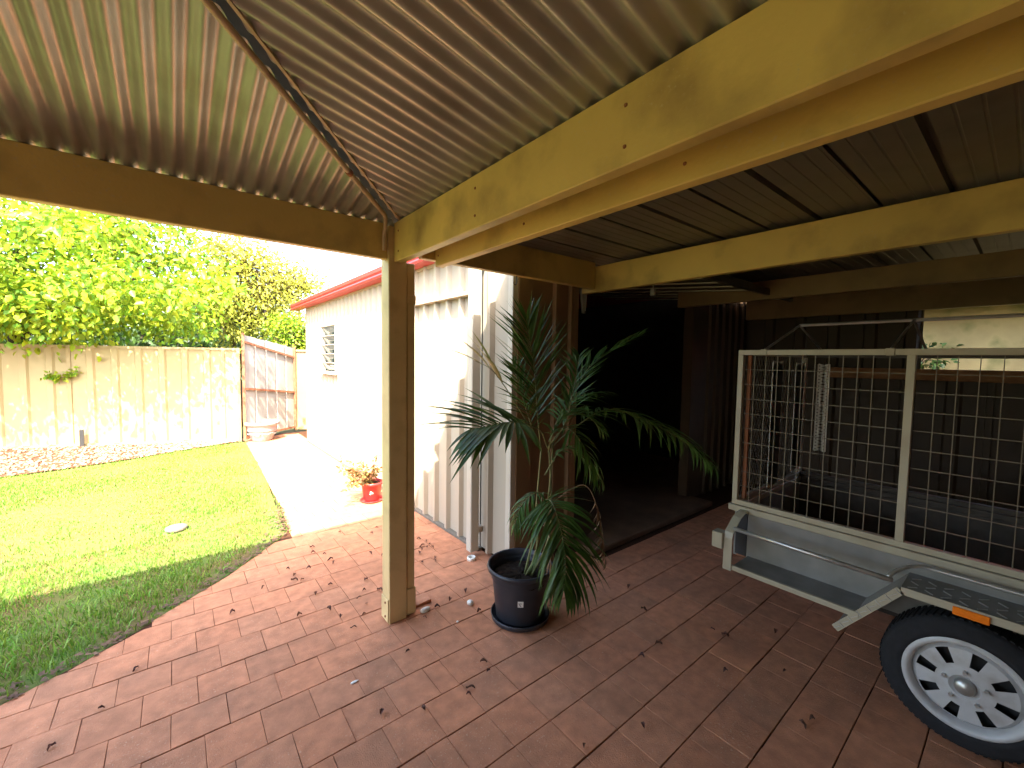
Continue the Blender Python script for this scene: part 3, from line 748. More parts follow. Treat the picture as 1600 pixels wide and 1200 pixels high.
def fence(label, A, B, z0, z1, m, spacing=2.37, first=0.0):
    t = thing('fence', label, 'fence', ((A.x+B.x)/2, (A.y+B.y)/2, 0))
    L_ = (B-A).length; d = (B-A).normalized(); nn = Vector((d.y, -d.x, 0))
    marks = []; s = first
    while s < L_ + .01: marks.append(s); s += spacing
    if marks[0] > .01: marks = [0] + marks
    if marks[-1] < L_ - .05: marks.append(L_)
    for a, c_ in zip(marks, marks[1:]):
        p, q = A + d*(a+.02), A + d*(c_-.02)
        fence_panel(t, p, q, z0+.03, z1-.03, m, nn)
        MB().bar(p+Vector((0,0,z1-.02)), q+Vector((0,0,z1-.02)), .06, .045).build('top_rail', m, t)
        MB().bar(p+Vector((0,0,z0+.025)), q+Vector((0,0,z0+.025)), .06, .05).build('bottom_rail', m, t)
    for a in marks:
        p = A + d*a; MB().cbox((p.x-.028, p.y-.028, 0), (p.x+.028, p.y+.028, z1+.005)).build('fence_post', m, t)
    return t
post_s = (Vector((-1.458, 10.775, 0))-FA).length
fence('beige steel panel fence across the back of the lawn', FA, FB, .02, 1.845, M['fence'], first=post_s % 2.37)
fence('short beige fence piece between the gate and the garage', Vector((2.16, 10.62, 0)), Vector((3.6, 10.2, 0)), .02, 1.86, M['fence'], first=0)
fence('dark brown boundary fence behind the trailer', Vector((6.40, 2.62, 0)), Vector((6.40, -3.55, 0)), 0, 1.66, M['fence_dark'])
sw = thing('side_wall', 'added dark brown sheet wall keeping side light out of the carport', 'wall', (6.45, 1.7, 0))
fence_panel(sw, Vector((6.44, 2.60, 0)), Vector((6.44, .78, 0)), 0, 2.55, M['fence_dark'], None)  # added to darken the carport behind the trailer
fence_panel(sw, Vector((6.44, -.95, 0)), Vector((6.44, -3.6, 0)), 0, 2.55, M['fence_dark'], None)  # out of view, added to block light from the side
tag(MB().cbox((6.29, -3.5, 1.545), (6.335, 1.62, 1.665)).build('timber_rail', M['timber']), 'brown timber rail along the boundary fence seen through the trailer mesh', 'rail')

# weathered gate standing open
GA, GB = Vector((1.045, 9.69, 0)), Vector((2.13, 10.60, 0))
gd = (GB-GA).normalized(); gn = Vector((gd.y, -gd.x, 0)); GL = (GB-GA).length
gt = thing('metal_gate', 'weathered grey metal gate with rusty frame standing open at the path end', 'gate', (1.6, 10.1, 0))
nsh = 5
for k in range(nsh):
    a0, a1 = GL*k/nsh, GL*(k+1)/nsh; bb = MB(); zt0 = 2.12 - .22*k/nsh; zt1 = 2.12 - .22*(k+1)/nsh
    pr = [(a0+.004, 0), (a0+.02, .022), (a0+.045, .022), (a0+.06, 0), (a1+.002, 0)]
    for a, h_ in pr:
        f_ = (a-a0)/(a1-a0); p = GA + gd*a - gn*h_
        bb.v += [(p.x, p.y, .06), (p.x, p.y, zt0 + (zt1-zt0)*f_ + random.uniform(-.01, .01))]
    for i_ in range(len(pr)-1): bb.f.append((2*i_, 2*i_+1, 2*i_+3, 2*i_+2))
    bb.build('gate_sheet', M['gate_sheet'], gt)
for a, z0, z1 in ((0, .03, 2.15), (GL, .03, 1.92)):
    p = GA + gd*a + gn*.02; MB().bar((p.x, p.y, z0), (p.x, p.y, z1), .045, .045).build('gate_stile', M['rust'], gt)
for za, zb in ((1.98, 1.68), (1.06, .89), (.09, .09)):
    p, q = GA+gn*.025+Vector((0,0,za)), GB+gn*.025+Vector((0,0,zb)); MB().bar(p, q, .03, .04).build('gate_rail', M['rust'], gt)

# ------------------------------------------------------------------ trailer
tr = thing('cage_trailer', 'pale framed box trailer with wire mesh cage under the carport', 'trailer', (3.5, .11, 0))
TX0, TX1, TY0, TY1 = 2.88, 4.10, -1.35, 1.20
CB, CT = .77, 1.785
# box body
MB().cbox((TX0, TY0, .42), (TX0+.02, TY1-.09, .745), .003).build('side_panel', M['zinc'], tr)
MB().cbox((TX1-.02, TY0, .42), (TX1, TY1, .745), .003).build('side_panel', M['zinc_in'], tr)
MB().cbox((TX0+.02, TY1-.022, .42), (TX1-.02, TY1, .745), .003).build('tailgate', M['zinc'], tr)
MB().cbox((TX0+.02, TY0, .42), (TX1-.02, TY0+.02, .745), .003).build('front_panel', M['zinc'], tr)
MB().box((TX0+.02, TY0+.02, .42), (TX1-.02, TY1-.022, .44)).build('floor_panel', M['rust'], tr)
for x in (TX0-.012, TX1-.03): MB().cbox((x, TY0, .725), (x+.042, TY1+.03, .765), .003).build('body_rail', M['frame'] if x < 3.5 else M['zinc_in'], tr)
for y in (TY1-.03,): MB().cbox((TX0+.031, y, .725), (TX1-.031, y+.035, .765), .003).build('body_rail', M['frame'], tr)
# cage frame
FRW = .032
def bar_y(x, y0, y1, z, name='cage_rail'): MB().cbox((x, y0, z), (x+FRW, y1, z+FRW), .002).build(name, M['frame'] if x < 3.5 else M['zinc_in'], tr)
for x in (TX0-.008, TX1-FRW):
    bar_y(x, TY0, TY1+.01, CB); bar_y(x, TY0, TY1+.01, CT-FRW)
    for y in (TY1+.01-FRW, .366, -.45, TY0):
        w = FRW if y > .5 or y < -1 else .034
        if x > 3.5 and w != FRW: continue
        MB().cbox((x-.001, y, CB+FRW), (x+FRW+.001, y+w, CT-FRW), .002).build('cage_post', M['frame'], tr)
for z in (CB, CT-FRW):
    for y in (TY1+.01-FRW, TY0): MB().cbox((TX0-.008+FRW, y, z), (TX1-FRW, y+FRW, z+FRW), .002).build('cage_rail', M['frame'], tr)
MB().cbox((TX0+.045, TY1-.05, CB+FRW), (TX0+.068, TY1-.028, CT-FRW), .002).build('hinge_post', M['rust'], tr)
# welded wire mesh on the long sides
def wire_side(x, y0, y1, ny):
    bb = MB(); r_ = .0017
    for k in range(1, ny):
        y = y0 + (y1-y0)*k/ny; bb.bar((x, y, CB+.03), (x, y, CT-.03), r_*2, r_*2)
    nz = 10
    for k in range(1, nz):
        z = CB+.03 + (CT-CB-.06)*k/nz; bb.bar((x+.004, y0, z), (x+.004, y1, z), r_*2, r_*2)
    o = bb.build('wire_mesh', M['wire'], tr); o['kind'] = 'stuff'
for x in (TX0+.010,):
    wire_side(x, .402, TY1-.02, 12); wire_side(x, -.416, .364, 11); wire_side(x, TY0+.03, -.452, 12)
# diamond mesh on the end panel
bb = MB(); y = TY1-.006; st = .045
x0, x1, z0, z1 = TX0+.03, TX1-.03, CB+.03, CT-.03
k = -60
while k < 60:
    for sg in (1, -1):
        # line x = xs + t ; z = z0 + sg*1.6*t
        pts = []
        c_ = x0 + k*st
        za = z0 if sg > 0 else z1
        # param t
        ta = max(x0-c_, 0); tb = min(x1-c_, (z1-z0)/1.7)
        if tb - ta > .01: bb.bar((c_+ta, y+.002*sg, za+sg*1.7*ta), (c_+tb, y+.002*sg, za+sg*1.7*tb), .0026, .0026, up=(0,1,0))
    k += 1
o = bb.build('diamond_mesh', M['wire_dark'], tr); o['kind'] = 'stuff'
# perforated pale straps on the end and far side
def strap(x, y, z0, z1, along='x'):
    bb = MB(); w = .19 if along == 'x' else .075; n_ = int((z1-z0)/.05)
    for i_ in range(n_):
        za = z0 + (z1-z0)*i_/n_; zb = z0 + (z1-z0)*(i_+1)/n_; zm = (za+zb)/2
        for (a, b_) in (((-w/2, za), (w/2, zm)), ((w/2, zm), (-w/2, zb)), ((w/2, za), (-w/2, zm)), ((-w/2, zm), (w/2, zb))):
            if along == 'x': bb.bar((x+a[0], y, a[1]), (x+b_[0], y, b_[1]), .024, .004, up=(0,1,0))
            else: bb.bar((x, y+a[0], a[1]), (x, y+b_[0], b_[1]), .013, .004, up=(1,0,0))
    for s_ in (-1, 1):
        if along == 'x': bb.bar((x+s_*w/2, y, z0), (x+s_*w/2, y, z1), .008, .005, up=(0,1,0))
        else: bb.bar((x, y+s_*w/2, z0), (x, y+s_*w/2, z1), .008, .005, up=(1,0,0))
    return bb.build('perforated_strap', M['strap'], tr)
strap(3.45, TY1-.028, .80, 1.71); strap(3.92, TY1-.028, .85, 1.70); strap(4.055, 1.05, 1.0, 1.70, 'y')
# gabled rack over the cage
RX, RZ2 = 3.49, 1.975
MB().tube([(RX, -1.3, RZ2), (RX, 1.06, RZ2)], .010, 8).build('ridge_bar', M['galv'], tr)
for y in (1.06, .465, -.42, -1.28):
    MB().tube([(TX0+.008, y, CT), (RX, y, RZ2)], .0075, 6).build('rack_leg', M['galv'], tr)
    MB().tube([(TX1-.015, y, CT), (RX, y, RZ2)], .0075, 6).build('rack_leg', M['galv'], tr)
    MB().cbox((TX0-.012, y-.02, CT-.034), (TX0+.026, y+.02, CT+.004)).build('rack_foot', M['frame'], tr)
# side step, guard, rails
OX = 2.655
b = MB(); b.add([(OX, 1.10, .448), (TX0, 1.10, .448), (TX0, .49, .448), (OX, .49, .448)], [(0,1,2,3)]); b.add([(OX, 1.10, .440), (TX0, 1.10, .440), (TX0, .49, .440), (OX, .49, .440)], [(3,2,1,0)])
b.build('step_tray', M['zinc'], tr)
MB().cbox((OX-.006, .482, .425), (OX+.012, 1.115, .455), .002).build('step_edge', M['frame'], tr)
GP = [(.575, .345), (.335, .655), (-.115, .655), (-.355, .345)]
def guard_sheet():
    bb = MB()
    for (ya, za), (yb_, zb) in zip(GP, GP[1:]):
        bb.add([(OX, ya, za), (OX, yb_, zb), (TX0, yb_, zb), (TX0, ya, za)], [(0,1,2,3)])
        bb.add([(OX, ya, za-.004), (OX, yb_, zb-.004), (TX0, yb_, zb-.004), (TX0, ya, za-.004)], [(3,2,1,0)])
    return bb.build('mudguard', M['zinc'], tr)
gd_ = guard_sheet()
for (ya, za), (yb_, zb) in zip(GP, GP[1:]):
    MB().bar((OX-.001, ya, za-.017), (OX-.001, yb_, zb-.017), .006, .036, up=(0,0,1)).build('guard_lip', M['frame'], gd_)
# chequer-plate texture bars on the front slope
bb = MB(); p = Vector((0, .575, .345)); q = Vector((0, .335, .655))
for k in range(14):
    c_ = p.lerp(q, (k+.5)/14); sgn = 1 if k % 2 else -1
    bb.bar((OX-.005, c_.y-.012, c_.z-.016-.010*sgn), (OX-.005, c_.y+.012, c_.z-.016+.010*sgn), .003, .004, up=(1,0,0))
bb.build('tread_pattern', M['galv'], gd_)['kind'] = 'stuff'
bb = MB()
for i_ in range(8):
    for j_ in range(3):
        y = .30 - i_*.055; x = OX+.03+j_*.06; sgn = 1 if (i_+j_) % 2 else -1
        bb.bar((x-.014, y-.014*sgn, .657), (x+.014, y+.014*sgn, .657), .005, .003)
bb.build('tread_pattern', M['galv'], gd_)['kind'] = 'stuff'
rf = MB().cbox((OX-.016, .055, .612), (OX-.0045, .165, .648), .003).build('reflector', M['amber'], tr)
MB().tube([(OX, 1.10, .685), (OX, .365, .672)], .012, 10).build('tie_rail', M['galv'], tr, smooth=True)
MB().tube(bezier([(OX+.01, .385, .678), (OX+.05, .36, .71), (OX+.11, .30, .735), (OX+.13, .20, .735), (OX+.13, -.2, .735), (OX+.13, -.6, .735)], 6), .009, 8).build('tie_rail', M['galv'], tr, smooth=True)
# corner strap bracket with lamp box
bp = [(TX0-.012, .745), (TX0-.06, .742), (TX0-.12, .725), (OX, .655), (OX-.012, .62), (OX-.012, .42)]
bb = MB()
for (xa, za), (xb, zb) in zip(bp, bp[1:]): bb.bar((xa, 1.125, za), (xb, 1.125, zb), .05, .006, up=(-.4, 0, 1))
bb.build('corner_bracket', M['frame'], tr)
MB().cbox((OX-.035, 1.15, .545), (OX+.035, 1.215, .645), .004).build('lamp_box', M['frame'], tr)
MB().cbox((OX-.02, 1.215, .56), (OX+.02, 1.222, .63), .003).build('lamp_lens', M['rust'], tr)
MB().box((TX0, TY1-.088, .44), (TX0+.018, TY1-.02, .725)).build('gap_shade_box', M['hole'], tr)  # solid box, the darkness of the gap is its colour
# wheels
def wheel(xf, sgn):
    cy, cz, rt, rr_ = .113, .288, .288, .202
    w = thing_part = empty('wheel', (xf, cy, cz)); w.parent = tr; w.matrix_parent_inverse = world_of(tr).inverted()
    prof = [(rr_, .012), (rr_+.02, .0), (rr_+.026, .003), (rr_+.045, .001), (rr_+.050, .004), (rt-.03, .004), (rt-.012, .012), (rt-.004, .024), (rt, .045), (rt, .135), (rt-.01, .165), (rr_, .18)]
    MB().lathe([(r_, h_*sgn) for r_, h_ in prof], (xf, cy, cz), 56, 'X').build('tyre', M['tyre'], w, smooth=True)
    bb = MB()
    for k in range(72):
        a = 2*math.pi*k/72
        p0 = Vector((xf+.03*sgn, cy+math.cos(a)*(rt+.001), cz+math.sin(a)*(rt+.001))); p1_ = Vector((xf+.15*sgn, cy+math.cos(a+.06)*(rt+.001), cz+math.sin(a+.06)*(rt+.001)))
        bb.bar(p0, p1_, .013, .005, up=(0, math.cos(a), math.sin(a)))
    bb.build('tread', M['tyre'], w)
    MB().lathe([(rr_+.004, .004*sgn), (rr_-.006, -.004*sgn), (rr_-.018, .0), (rr_-.026, .016*sgn), (rr_-.030, .040*sgn)], (xf, cy, cz), 56, 'X').build('rim', M['rim'], w, smooth=True)
    # disc with eight slots
    bb = MB(); ri0, ri1 = .095, .158; n_ = 8; seg = 64
    def ring(ra, rb, xa, xb, full=True, open_=None):
        for k in range(seg):
            a0, a1 = 2*math.pi*k/seg, 2*math.pi*(k+1)/seg
            if open_ and open_(k): continue
            bb.add([(xf+xa, cy+ra*math.cos(a0), cz+ra*math.sin(a0)), (xf+xa, cy+ra*math.cos(a1), cz+ra*math.sin(a1)), (xf+xb, cy+rb*math.cos(a1), cz+rb*math.sin(a1)), (xf+xb, cy+rb*math.cos(a0), cz+rb*math.sin(a0))], [(0,1,2,3)])
    ring(ri1, rr_-.030, .022*sgn, .040*sgn); ring(ri0, ri1, .012*sgn, .022*sgn, open_=lambda k: k % 8 in (1, 2, 3))
    ring(.050, ri0, .006*sgn, .012*sgn); ring(.034, .050, .022*sgn, .006*sgn)
    bb.build('wheel_disc', M['rim'], w)
    MB().lathe([(.0, -.012*sgn), (.028, -.010*sgn), (.034, .0), (.034, .03*sgn)], (xf, cy, cz), 24, 'X').build('hub_cap', M['galv'], w, smooth=True)
    for k in range(5):
        a = 2*math.pi*k/5 + .3; MB().lathe([(0, -.008*sgn), (.008, -.008*sgn), (.009, .014*sgn)], (xf, cy+.068*math.cos(a), cz+.068*math.sin(a)), 6, 'X').build('wheel_nut', M['galv'], w)
    MB().disc((xf+.075*sgn, cy, cz), rr_-.02, 32, 'X').build('slot_shadow_disc', M['hole'], w)  # black disc put behind the slots as their shade
wheel(2.672, 1); wheel(4.31, -1)
MB().tube([(2.76, .113, .288), (4.24, .113, .288)], .022, 10).build('axle', M['black'], tr)
for x in (3.0, 3.98): MB().bar((x, -.5, .385), (x, .72, .385), .045, .06).build('spring_hanger', M['black'], tr)
for x in (3.0, 3.98): MB().bar((x, .113, .30), (x, .113, .38), .05, .05).build('spring_block', M['black'], tr)
for x in (3.1, 3.88): MB().bar((x, TY0+.1, .40), (3.49, TY0-1.1, .42), .05, .06).build('drawbar', M['frame'], tr)
MB().tube([(3.49, TY0-1.05, .04), (3.49, TY0-1.05, .50)], .022, 10).build('jockey_leg', M['galv'], tr)
MB().lathe([(0, -.03), (.07, -.03), (.075, 0), (.07, .03), (0, .03)], (3.49, TY0-1.05, .076), 20, 'X').build('jockey_wheel', M['tyre'], tr)

# ------------------------------------------------------------------ pots
def pot_black():
    c_ = (1.75, 2.05, 0)
    t = thing('black_pot', 'large black plastic plant pot with paper sticker holding the palm', 'plant pot', c_)
    H = .365
    MB().lathe([(0, .016), (.150, .016), (.158, .03), (.190, H-.06), (.194, H-.045), (.217, H-.030), (.222, H-.012), (.217, H), (.204, H-.004), (.198, H-.03), (.192, H-.08)], c_, 56).build('pot_body', M['black_pot'], t, smooth=True)
    MB().lathe([(0, .004), (.176, .004), (.188, .012), (.194, .040), (.190, .044), (.182, .02), (.15, .012)], c_, 56).build('saucer', M['black_pot'], t, smooth=True)
    bb = MB(); n_ = 40; bb.v.append((c_[0], c_[1], H-.075))
    for q in range(1, 7):
        for k in range(n_):
            a = 2*math.pi*k/n_; r_ = .192*q/6; bb.v.append((c_[0]+r_*math.cos(a), c_[1]+r_*math.sin(a), H-.08+random.uniform(-.008, .008)))
    for k in range(n_): bb.f.append((0, 1+k, 1+(k+1) % n_))
    for q in range(5):
        for k in range(n_): bb.f.append((1+q*n_+k, 1+(q+1)*n_+k, 1+(q+1)*n_+(k+1) % n_, 1+q*n_+(k+1) % n_))
    bb.build('soil', M['pot_soil'], t)
    # sticker facing the camera side
    a0 = math.atan2(-c_[1], -c_[0]) + .02
    def cyl(a, z, off): r_ = .158 + (.190-.158)*(z-.03)/(H-.09) + off; return (c_[0]+r_*math.cos(a), c_[1]+r_*math.sin(a), z)
    bb = MB(); st_ = [(a0-.10+.05*k, z) for z in (.165, .205) for k in range(5)]
    bb.v = [cyl(a, z, .0015) for a, z in st_]; bb.f = [(k, k+1, 6+k, 5+k) for k in range(4)]
    s_ = bb.build('sticker', M['sticker'], t)
    bb = MB()
    for (aa, ab, za, zb) in ((a0-.07, a0+.03, .172, .196),):
        for i_ in range(5):
            for j_ in range(4):
                if (i_*7+j_*3) % 4 == 3: continue
                x0_ = aa+(ab-aa)*i_/5; x1_ = x0_+(ab-aa)/5*.9; y0_ = za+(zb-za)*j_/4; y1_ = y0_+(zb-za)/4*.75
                bb.add([cyl(x0_, y0_, .0022), cyl(x1_, y0_, .0022), cyl(x1_, y1_, .0022), cyl(x0_, y1_, .0022)], [(0,1,2,3)])
    bb.build('print', M['print'], s_)
pot_black()

def leaf_quads(P, Nrm, size, seed, droop=.3, narrow=.55):
    """folded leaf of six vertices at every point P (n,3); returns (n,6,3)"""
    rg = np.random.default_rng(seed); n_ = len(P)
    d = Nrm + rg.normal(0, .55, (n_, 3)); d[:, 2] -= droop; d /= np.linalg.norm(d, axis=1, keepdims=True)
    up = rg.normal(0, 1, (n_, 3)); up[:, 2] += 1.2
    sd = np.cross(d, up); sd /= np.linalg.norm(sd, axis=1, keepdims=True)+1e-9; nn = np.cross(sd, d)
    s_ = size*rg.uniform(.6, 1.25, n_)[:, None]; w = s_*narrow
    V_ = np.zeros((n_, 6, 3)); V_[:, 0] = P; V_[:, 3] = P + d*s_ - nn*s_*.18
    m1 = P + d*s_*.35; m2 = P + d*s_*.7 - nn*s_*.06
    V_[:, 1] = m1 + sd*w*.5 + nn*s_*.07; V_[:, 5] = m1 - sd*w*.5 + nn*s_*.07
    V_[:, 2] = m2 + sd*w*.36 + nn*s_*.03; V_[:, 4] = m2 - sd*w*.36 + nn*s_*.03
    return V_
LEAF_F = [(0, 1, 2, 3), (0, 3, 4, 5)]

# red pot with flowering plant
rp = (1.80, 4.86, 0)
t = thing('red_pot', 'red pot on saucer with a white mark, standing on the sunny path', 'plant pot', rp)
MB().lathe([(0, .02), (.088, .02), (.094, .03), (.118, .20), (.130, .205), (.134, .225), (.128, .236), (.118, .23), (.112, .20)], rp, 40).build('pot_body', M['red_pot'], t, smooth=True)
MB().lathe([(0, .004), (.118, .004), (.132, .014), (.138, .026), (.133, .028), (.12, .015)], rp, 40).build('saucer', M['red_pot'], t, smooth=True)
MB().disc((rp[0], rp[1], .205), .112, 24).build('soil', M['pot_soil'], t)
a0 = math.atan2(-rp[1], -rp[0])
bb = MB()
for (da, z, r_) in ((-.02, .125, .017), (.06, .118, .010), (-.16, .110, .010), (-.09, .135, .012)):
    V = []
    for k in range(8):
        q = 2*math.pi*k/8; aa = a0+da+r_*math.cos(q)/.108; zz = z+r_*.6*math.sin(q); rr2 = .094+.024*(zz-.03)/.17+.0015
        V.append((rp[0]+rr2*math.cos(aa), rp[1]+rr2*math.sin(aa), zz))
    bb.add(V, [tuple(range(8))])
bb.build('white_mark', M['sticker'], t)
fp = thing('flowering_plant', 'straggly plant with pink flowers spilling left from the red pot', 'plant', (rp[0], rp[1], .2))
rg = np.random.default_rng(3); st = MB(); LP = []; LN = []; FL = []
for k in range(26):
    tgt = Vector((rp[0]-.16+rg.normal(0, .15), rp[1]+.02+rg.normal(0, .10), .36+rg.normal(0, .085)))
    if k < 8: tgt = Vector((rp[0]-.30+rg.normal(0, .07), rp[1]-.02+rg.normal(0, .07), .28+rg.normal(0, .07)))
    if k > 20: tgt = Vector((rp[0]+.03+rg.normal(0, .05), rp[1]+rg.normal(0, .05), .42+rg.normal(0, .05)))
    p0 = Vector((rp[0]+rg.normal(0, .03), rp[1]+rg.normal(0, .03), .2)); md = p0.lerp(tgt, .5)+Vector((0, 0, .04))
    pts = bezier([p0, md, tgt], 5); st.tube(pts, .003, 5, r1=.0015)
    for q in range(26):
        f_ = rg.uniform(.3, 1.05); i_ = min(int(f_*(len(pts)-1)), len(pts)-1); p = pts[i_]
        LP.append([p.x+rg.normal(0, .018), p.y+rg.normal(0, .018), p.z+rg.normal(0, .015)]); LN.append([rg.normal(0, .6), rg.normal(0, .6), .2])
    if k % 3 == 0: FL.append(tgt)
st.build('stem', M['cane'], fp)
np_mesh2('foliage', leaf_quads(np.array(LP), np.array(LN), .045, 5, .1, .6), LEAF_F, M['leaf_f'], fp)
bb = MB()
for c_ in FL:
    for k in range(6):
        a = 2*math.pi*k/6; d_ = Vector((math.cos(a), math.sin(a), .4)); s_ = Vector((-math.sin(a), math.cos(a), 0))
        bb.add([c_, c_+d_*.014+s_*.008, c_+d_*.026, c_+d_*.014-s_*.008], [(0,1,2,3)])
bb.build('flower', M['flower'], fp)

# white bowl pot by the gate
wp = (1.36, 9.72, 0)
t = thing('white_pot', 'wide white glazed bowl planter standing before the weathered gate', 'plant pot', wp)
MB().lathe([(0, .0), (.17, 0), (.185, .02), (.245, .17), (.252, .20), (.268, .21), (.262, .225), (.272, .285), (.275, .30), (.300, .325), (.315, .33), (.318, .385), (.305, .39), (.285, .375), (.255, .30), (.2, .28), (0, .28)], wp, 48).build('pot_body', M['white_pot'], t, smooth=True)
bb = MB()
for k in range(9):
    a = 2*math.pi*k/9; pts = []
    for j_ in range(7):
        q = -.30+.10*j_; pts.append((wp[0]+.262*math.cos(a+q), wp[1]+.262*math.sin(a+q), .175-.03*math.cos(q*5)))
    bb.tube(pts, .008, 5)
bb.build('swag_relief', M['white_pot'], t, smooth=True)
MB().disc((wp[0], wp[1], .325), .27, 24).build('soil', M['pot_soil'], t)

# ------------------------------------------------------------------ palm
palm = thing('potted_palm', 'dark green feather palm with arching fronds in the black pot', 'palm', (1.75, 2.05, .29))
prg = random.Random(9)
for pts in ([(1.80, 2.02, .28), (1.837, 1.985, .50), (1.833, 1.998, .703), (1.87, 2.0, 1.124)], [(1.80, 2.0, .28), (1.87, 1.93, .5), (1.912, 1.934, .704), (1.909, 1.968, 1.124)], [(1.77, 2.02, .28), (1.84, 1.95, .5), (1.893, 1.952, .746), (1.93, 1.95, 1.167)], [(1.78, 2.04, .28), (1.82, 2.0, .55), (1.86, 1.96, .84)]):
    MB().tube(bezier(pts, 6), .010, 7, r1=.005).build('stem', M['cane'], palm, smooth=True)
def leaflet_mesh(L_, w, bend, twist):
    """strap leaflet along +X with a fold and a droop along -Z"""
    bb = MB(); n_ = 6
    for i_ in range(n_+1):
        f_ = i_/n_; ww = w*(math.sin(math.pi*min(1, f_*.92+.10))**.7)*(1-f_**6)
        x_ = L_*f_*(1-.18*bend*f_); z_ = -bend*L_*f_*f_*.55
        tw = twist*f_
        bb.v += [(x_, ww*.5*math.cos(tw), z_+ww*.18+ww*.5*math.sin(tw)), (x_, 0, z_), (x_, -ww*.5*math.cos(tw), z_+ww*.18-ww*.5*math.sin(tw))]
    for i_ in range(n_):
        bb.f += [(3*i_, 3*i_+1, 3*i_+4, 3*i_+3), (3*i_+1, 3*i_+2, 3*i_+5, 3*i_+4)]
    return bb
VARIANTS = {}
def frond(ctrl, n, Lmax, m, name='frond', start=.22, bend=.5, ang=50, single=True, label=None, up=(0,0,1), width=.017, side_bias=0, mjoin=None, dead=0.0):
    C_ = [Vector(p) for p in ctrl]; pts = bezier(C_, 10)
    rach = MB().tube(pts, .0055, 6, r1=.0014).build(name, M['cane'] if m is not M['palm_dry'] else M['palm_dry'], palm, smooth=True)
    if label: rach['label'] = label
    cum = [0]
    for a, b_ in zip(pts, pts[1:]): cum.append(cum[-1] + (b_-a).length)
    tot = cum[-1]; join = MB()
    for k in range(n):
        f_ = start + (1-start)*(k+.5)/n
        for s_ in (-1, 1):
            ff = min(.999, f_ + prg.uniform(-.3, .3)*(1-start)/n); s_len = ff*tot
            i_ = 0
            while cum[i_+1] < s_len: i_ += 1
            p = pts[i_].lerp(pts[i_+1], (s_len-cum[i_])/(cum[i_+1]-cum[i_]))
            T = (pts[min(i_+2, len(pts)-1)]-pts[max(i_-1, 0)]).normalized()
            U = Vector(up); S = T.cross(U)
            if S.length < .15: S = T.cross(Vector((-.63, -.77, 0)))
            S.normalize(); Nn = S.cross(T).normalized()
            g = (ff-start)/(1-start)
            Lf = Lmax*(.55+.75*math.sin(math.pi*min(1, g*.80+.14)))*.78*(1 if g < .8 else 1-.9*(g-.8))*prg.uniform(.78, 1.12)
            an = R(ang*(1-.55*g) + prg.uniform(-11, 11)) + R(8)*side_bias*s_
            D = (T*math.cos(an) + S*(s_*math.sin(an)) + Nn*prg.uniform(.02, .28)).normalized()
            sd_ = D.cross(Nn if abs(D.dot(Nn)) < .95 else T).normalized(); up_ = sd_.cross(D).normalized()
            # droop axis: keep leaflet -Z close to world down
            dn = Vector((0,0,-1)); zc = (-dn - D*(-dn).dot(D))
            if zc.length > .25: zc.normalize(); zax = (zc*.7 + up_*(.3 if up_.dot(zc) > 0 else -.3)).normalized()
            else: zax = up_
            yax = zax.cross(D).normalized(); zax = D.cross(yax).normalized()
            if prg.random() < .05: continue
            key = (prg.randrange(5), round(bend, 1))
            if key not in VARIANTS:
                v_ = random.Random(key[0]*31+int(bend*10)); VARIANTS[key] = leaflet_mesh(1.0, .085, bend*v_.uniform(.6, 1.5), v_.uniform(-.5, .5))
            lm = VARIANTS[key]; sw = width/.085*prg.uniform(.8, 1.2)
            mt = Matrix(((D.x, yax.x, zax.x, p.x), (D.y, yax.y, zax.y, p.y), (D.z, yax.z, zax.z, p.z), (0,0,0,1)))
            sc = Matrix.Diagonal((Lf, sw, (Lf+sw)*.5 if bend < .3 else Lf, 1))
            if single:
                mk = (key, m.name)
                if mk not in MESHES:
                    me_ = bpy.data.meshes.new('leaflet'); me_.from_pydata(lm.v, [], lm.f); me_.materials.append(m)
                    me_.polygons.foreach_set('use_smooth', [True]*len(me_.polygons)); MESHES[mk] = me_
                o = bpy.data.objects.new('leaflet', MESHES[mk]); COL.objects.link(o)
                o.parent = rach; o.matrix_parent_inverse = Matrix.Identity(4)
                lw = (world_of(rach).inverted()) @ mt @ sc
                o.matrix_local = lw
            else:
                MM = mt @ sc; join.add([MM @ Vector(v) for v in lm.v], lm.f)
    if not single and join.v:
        o = join.build('leaflets', mjoin or m, rach, smooth=True); o['kind'] = 'stuff'
    return rach
MESHES = {}
P_, PJ = M['palm_obj'], M['palm']
frond([(1.871, 2.002, 1.10), (1.865, 2.03, 1.30), (1.872, 2.09, 1.66), (1.876, 2.18, 1.98)], 42, .40, P_, ang=46, bend=.12, width=.020, up=(-.63,-.77,.0), label='tall upright frond in front of the garage wall')
frond([(1.903, 1.973, 1.124), (1.806, 1.958, 1.259), (1.583, 1.963, 1.322), (1.42, 2.02, 1.30), (1.34, 2.04, 1.29)], 18, .50, P_, start=.46, ang=70, bend=.32, width=.038, up=(-.25,-.3,.9), label='broad frond spreading left over the sunlit wall')
frond([(1.916, 1.962, 1.125), (2.057, 1.859, 1.274), (2.304, 1.796, 1.371), (2.604, 1.676, 1.278), (2.914, 1.541, 1.096), (3.087, 1.454, 0.941)], 36, .37, P_, start=.16, ang=60, bend=.8, width=.021, label='long frond arching right across the dark opening')
frond([(1.842, 1.937, 0.80), (1.775, 1.797, 0.835), (1.729, 1.672, 0.724), (1.70, 1.60, 0.563), (1.67, 1.58, 0.42)], 42, .38, P_, start=.10, ang=60, bend=.6, up=(-.5,-.6,.6), width=.022, label='low frond hanging in front of the pot')
frond([(1.91, 1.97, 1.167), (2.095, 1.968, 1.419), (2.283, 1.963, 1.655), (2.506, 1.922, 1.791), (2.763, 1.852, 1.913)], 22, .28, PJ, ang=35, bend=.3, single=False)
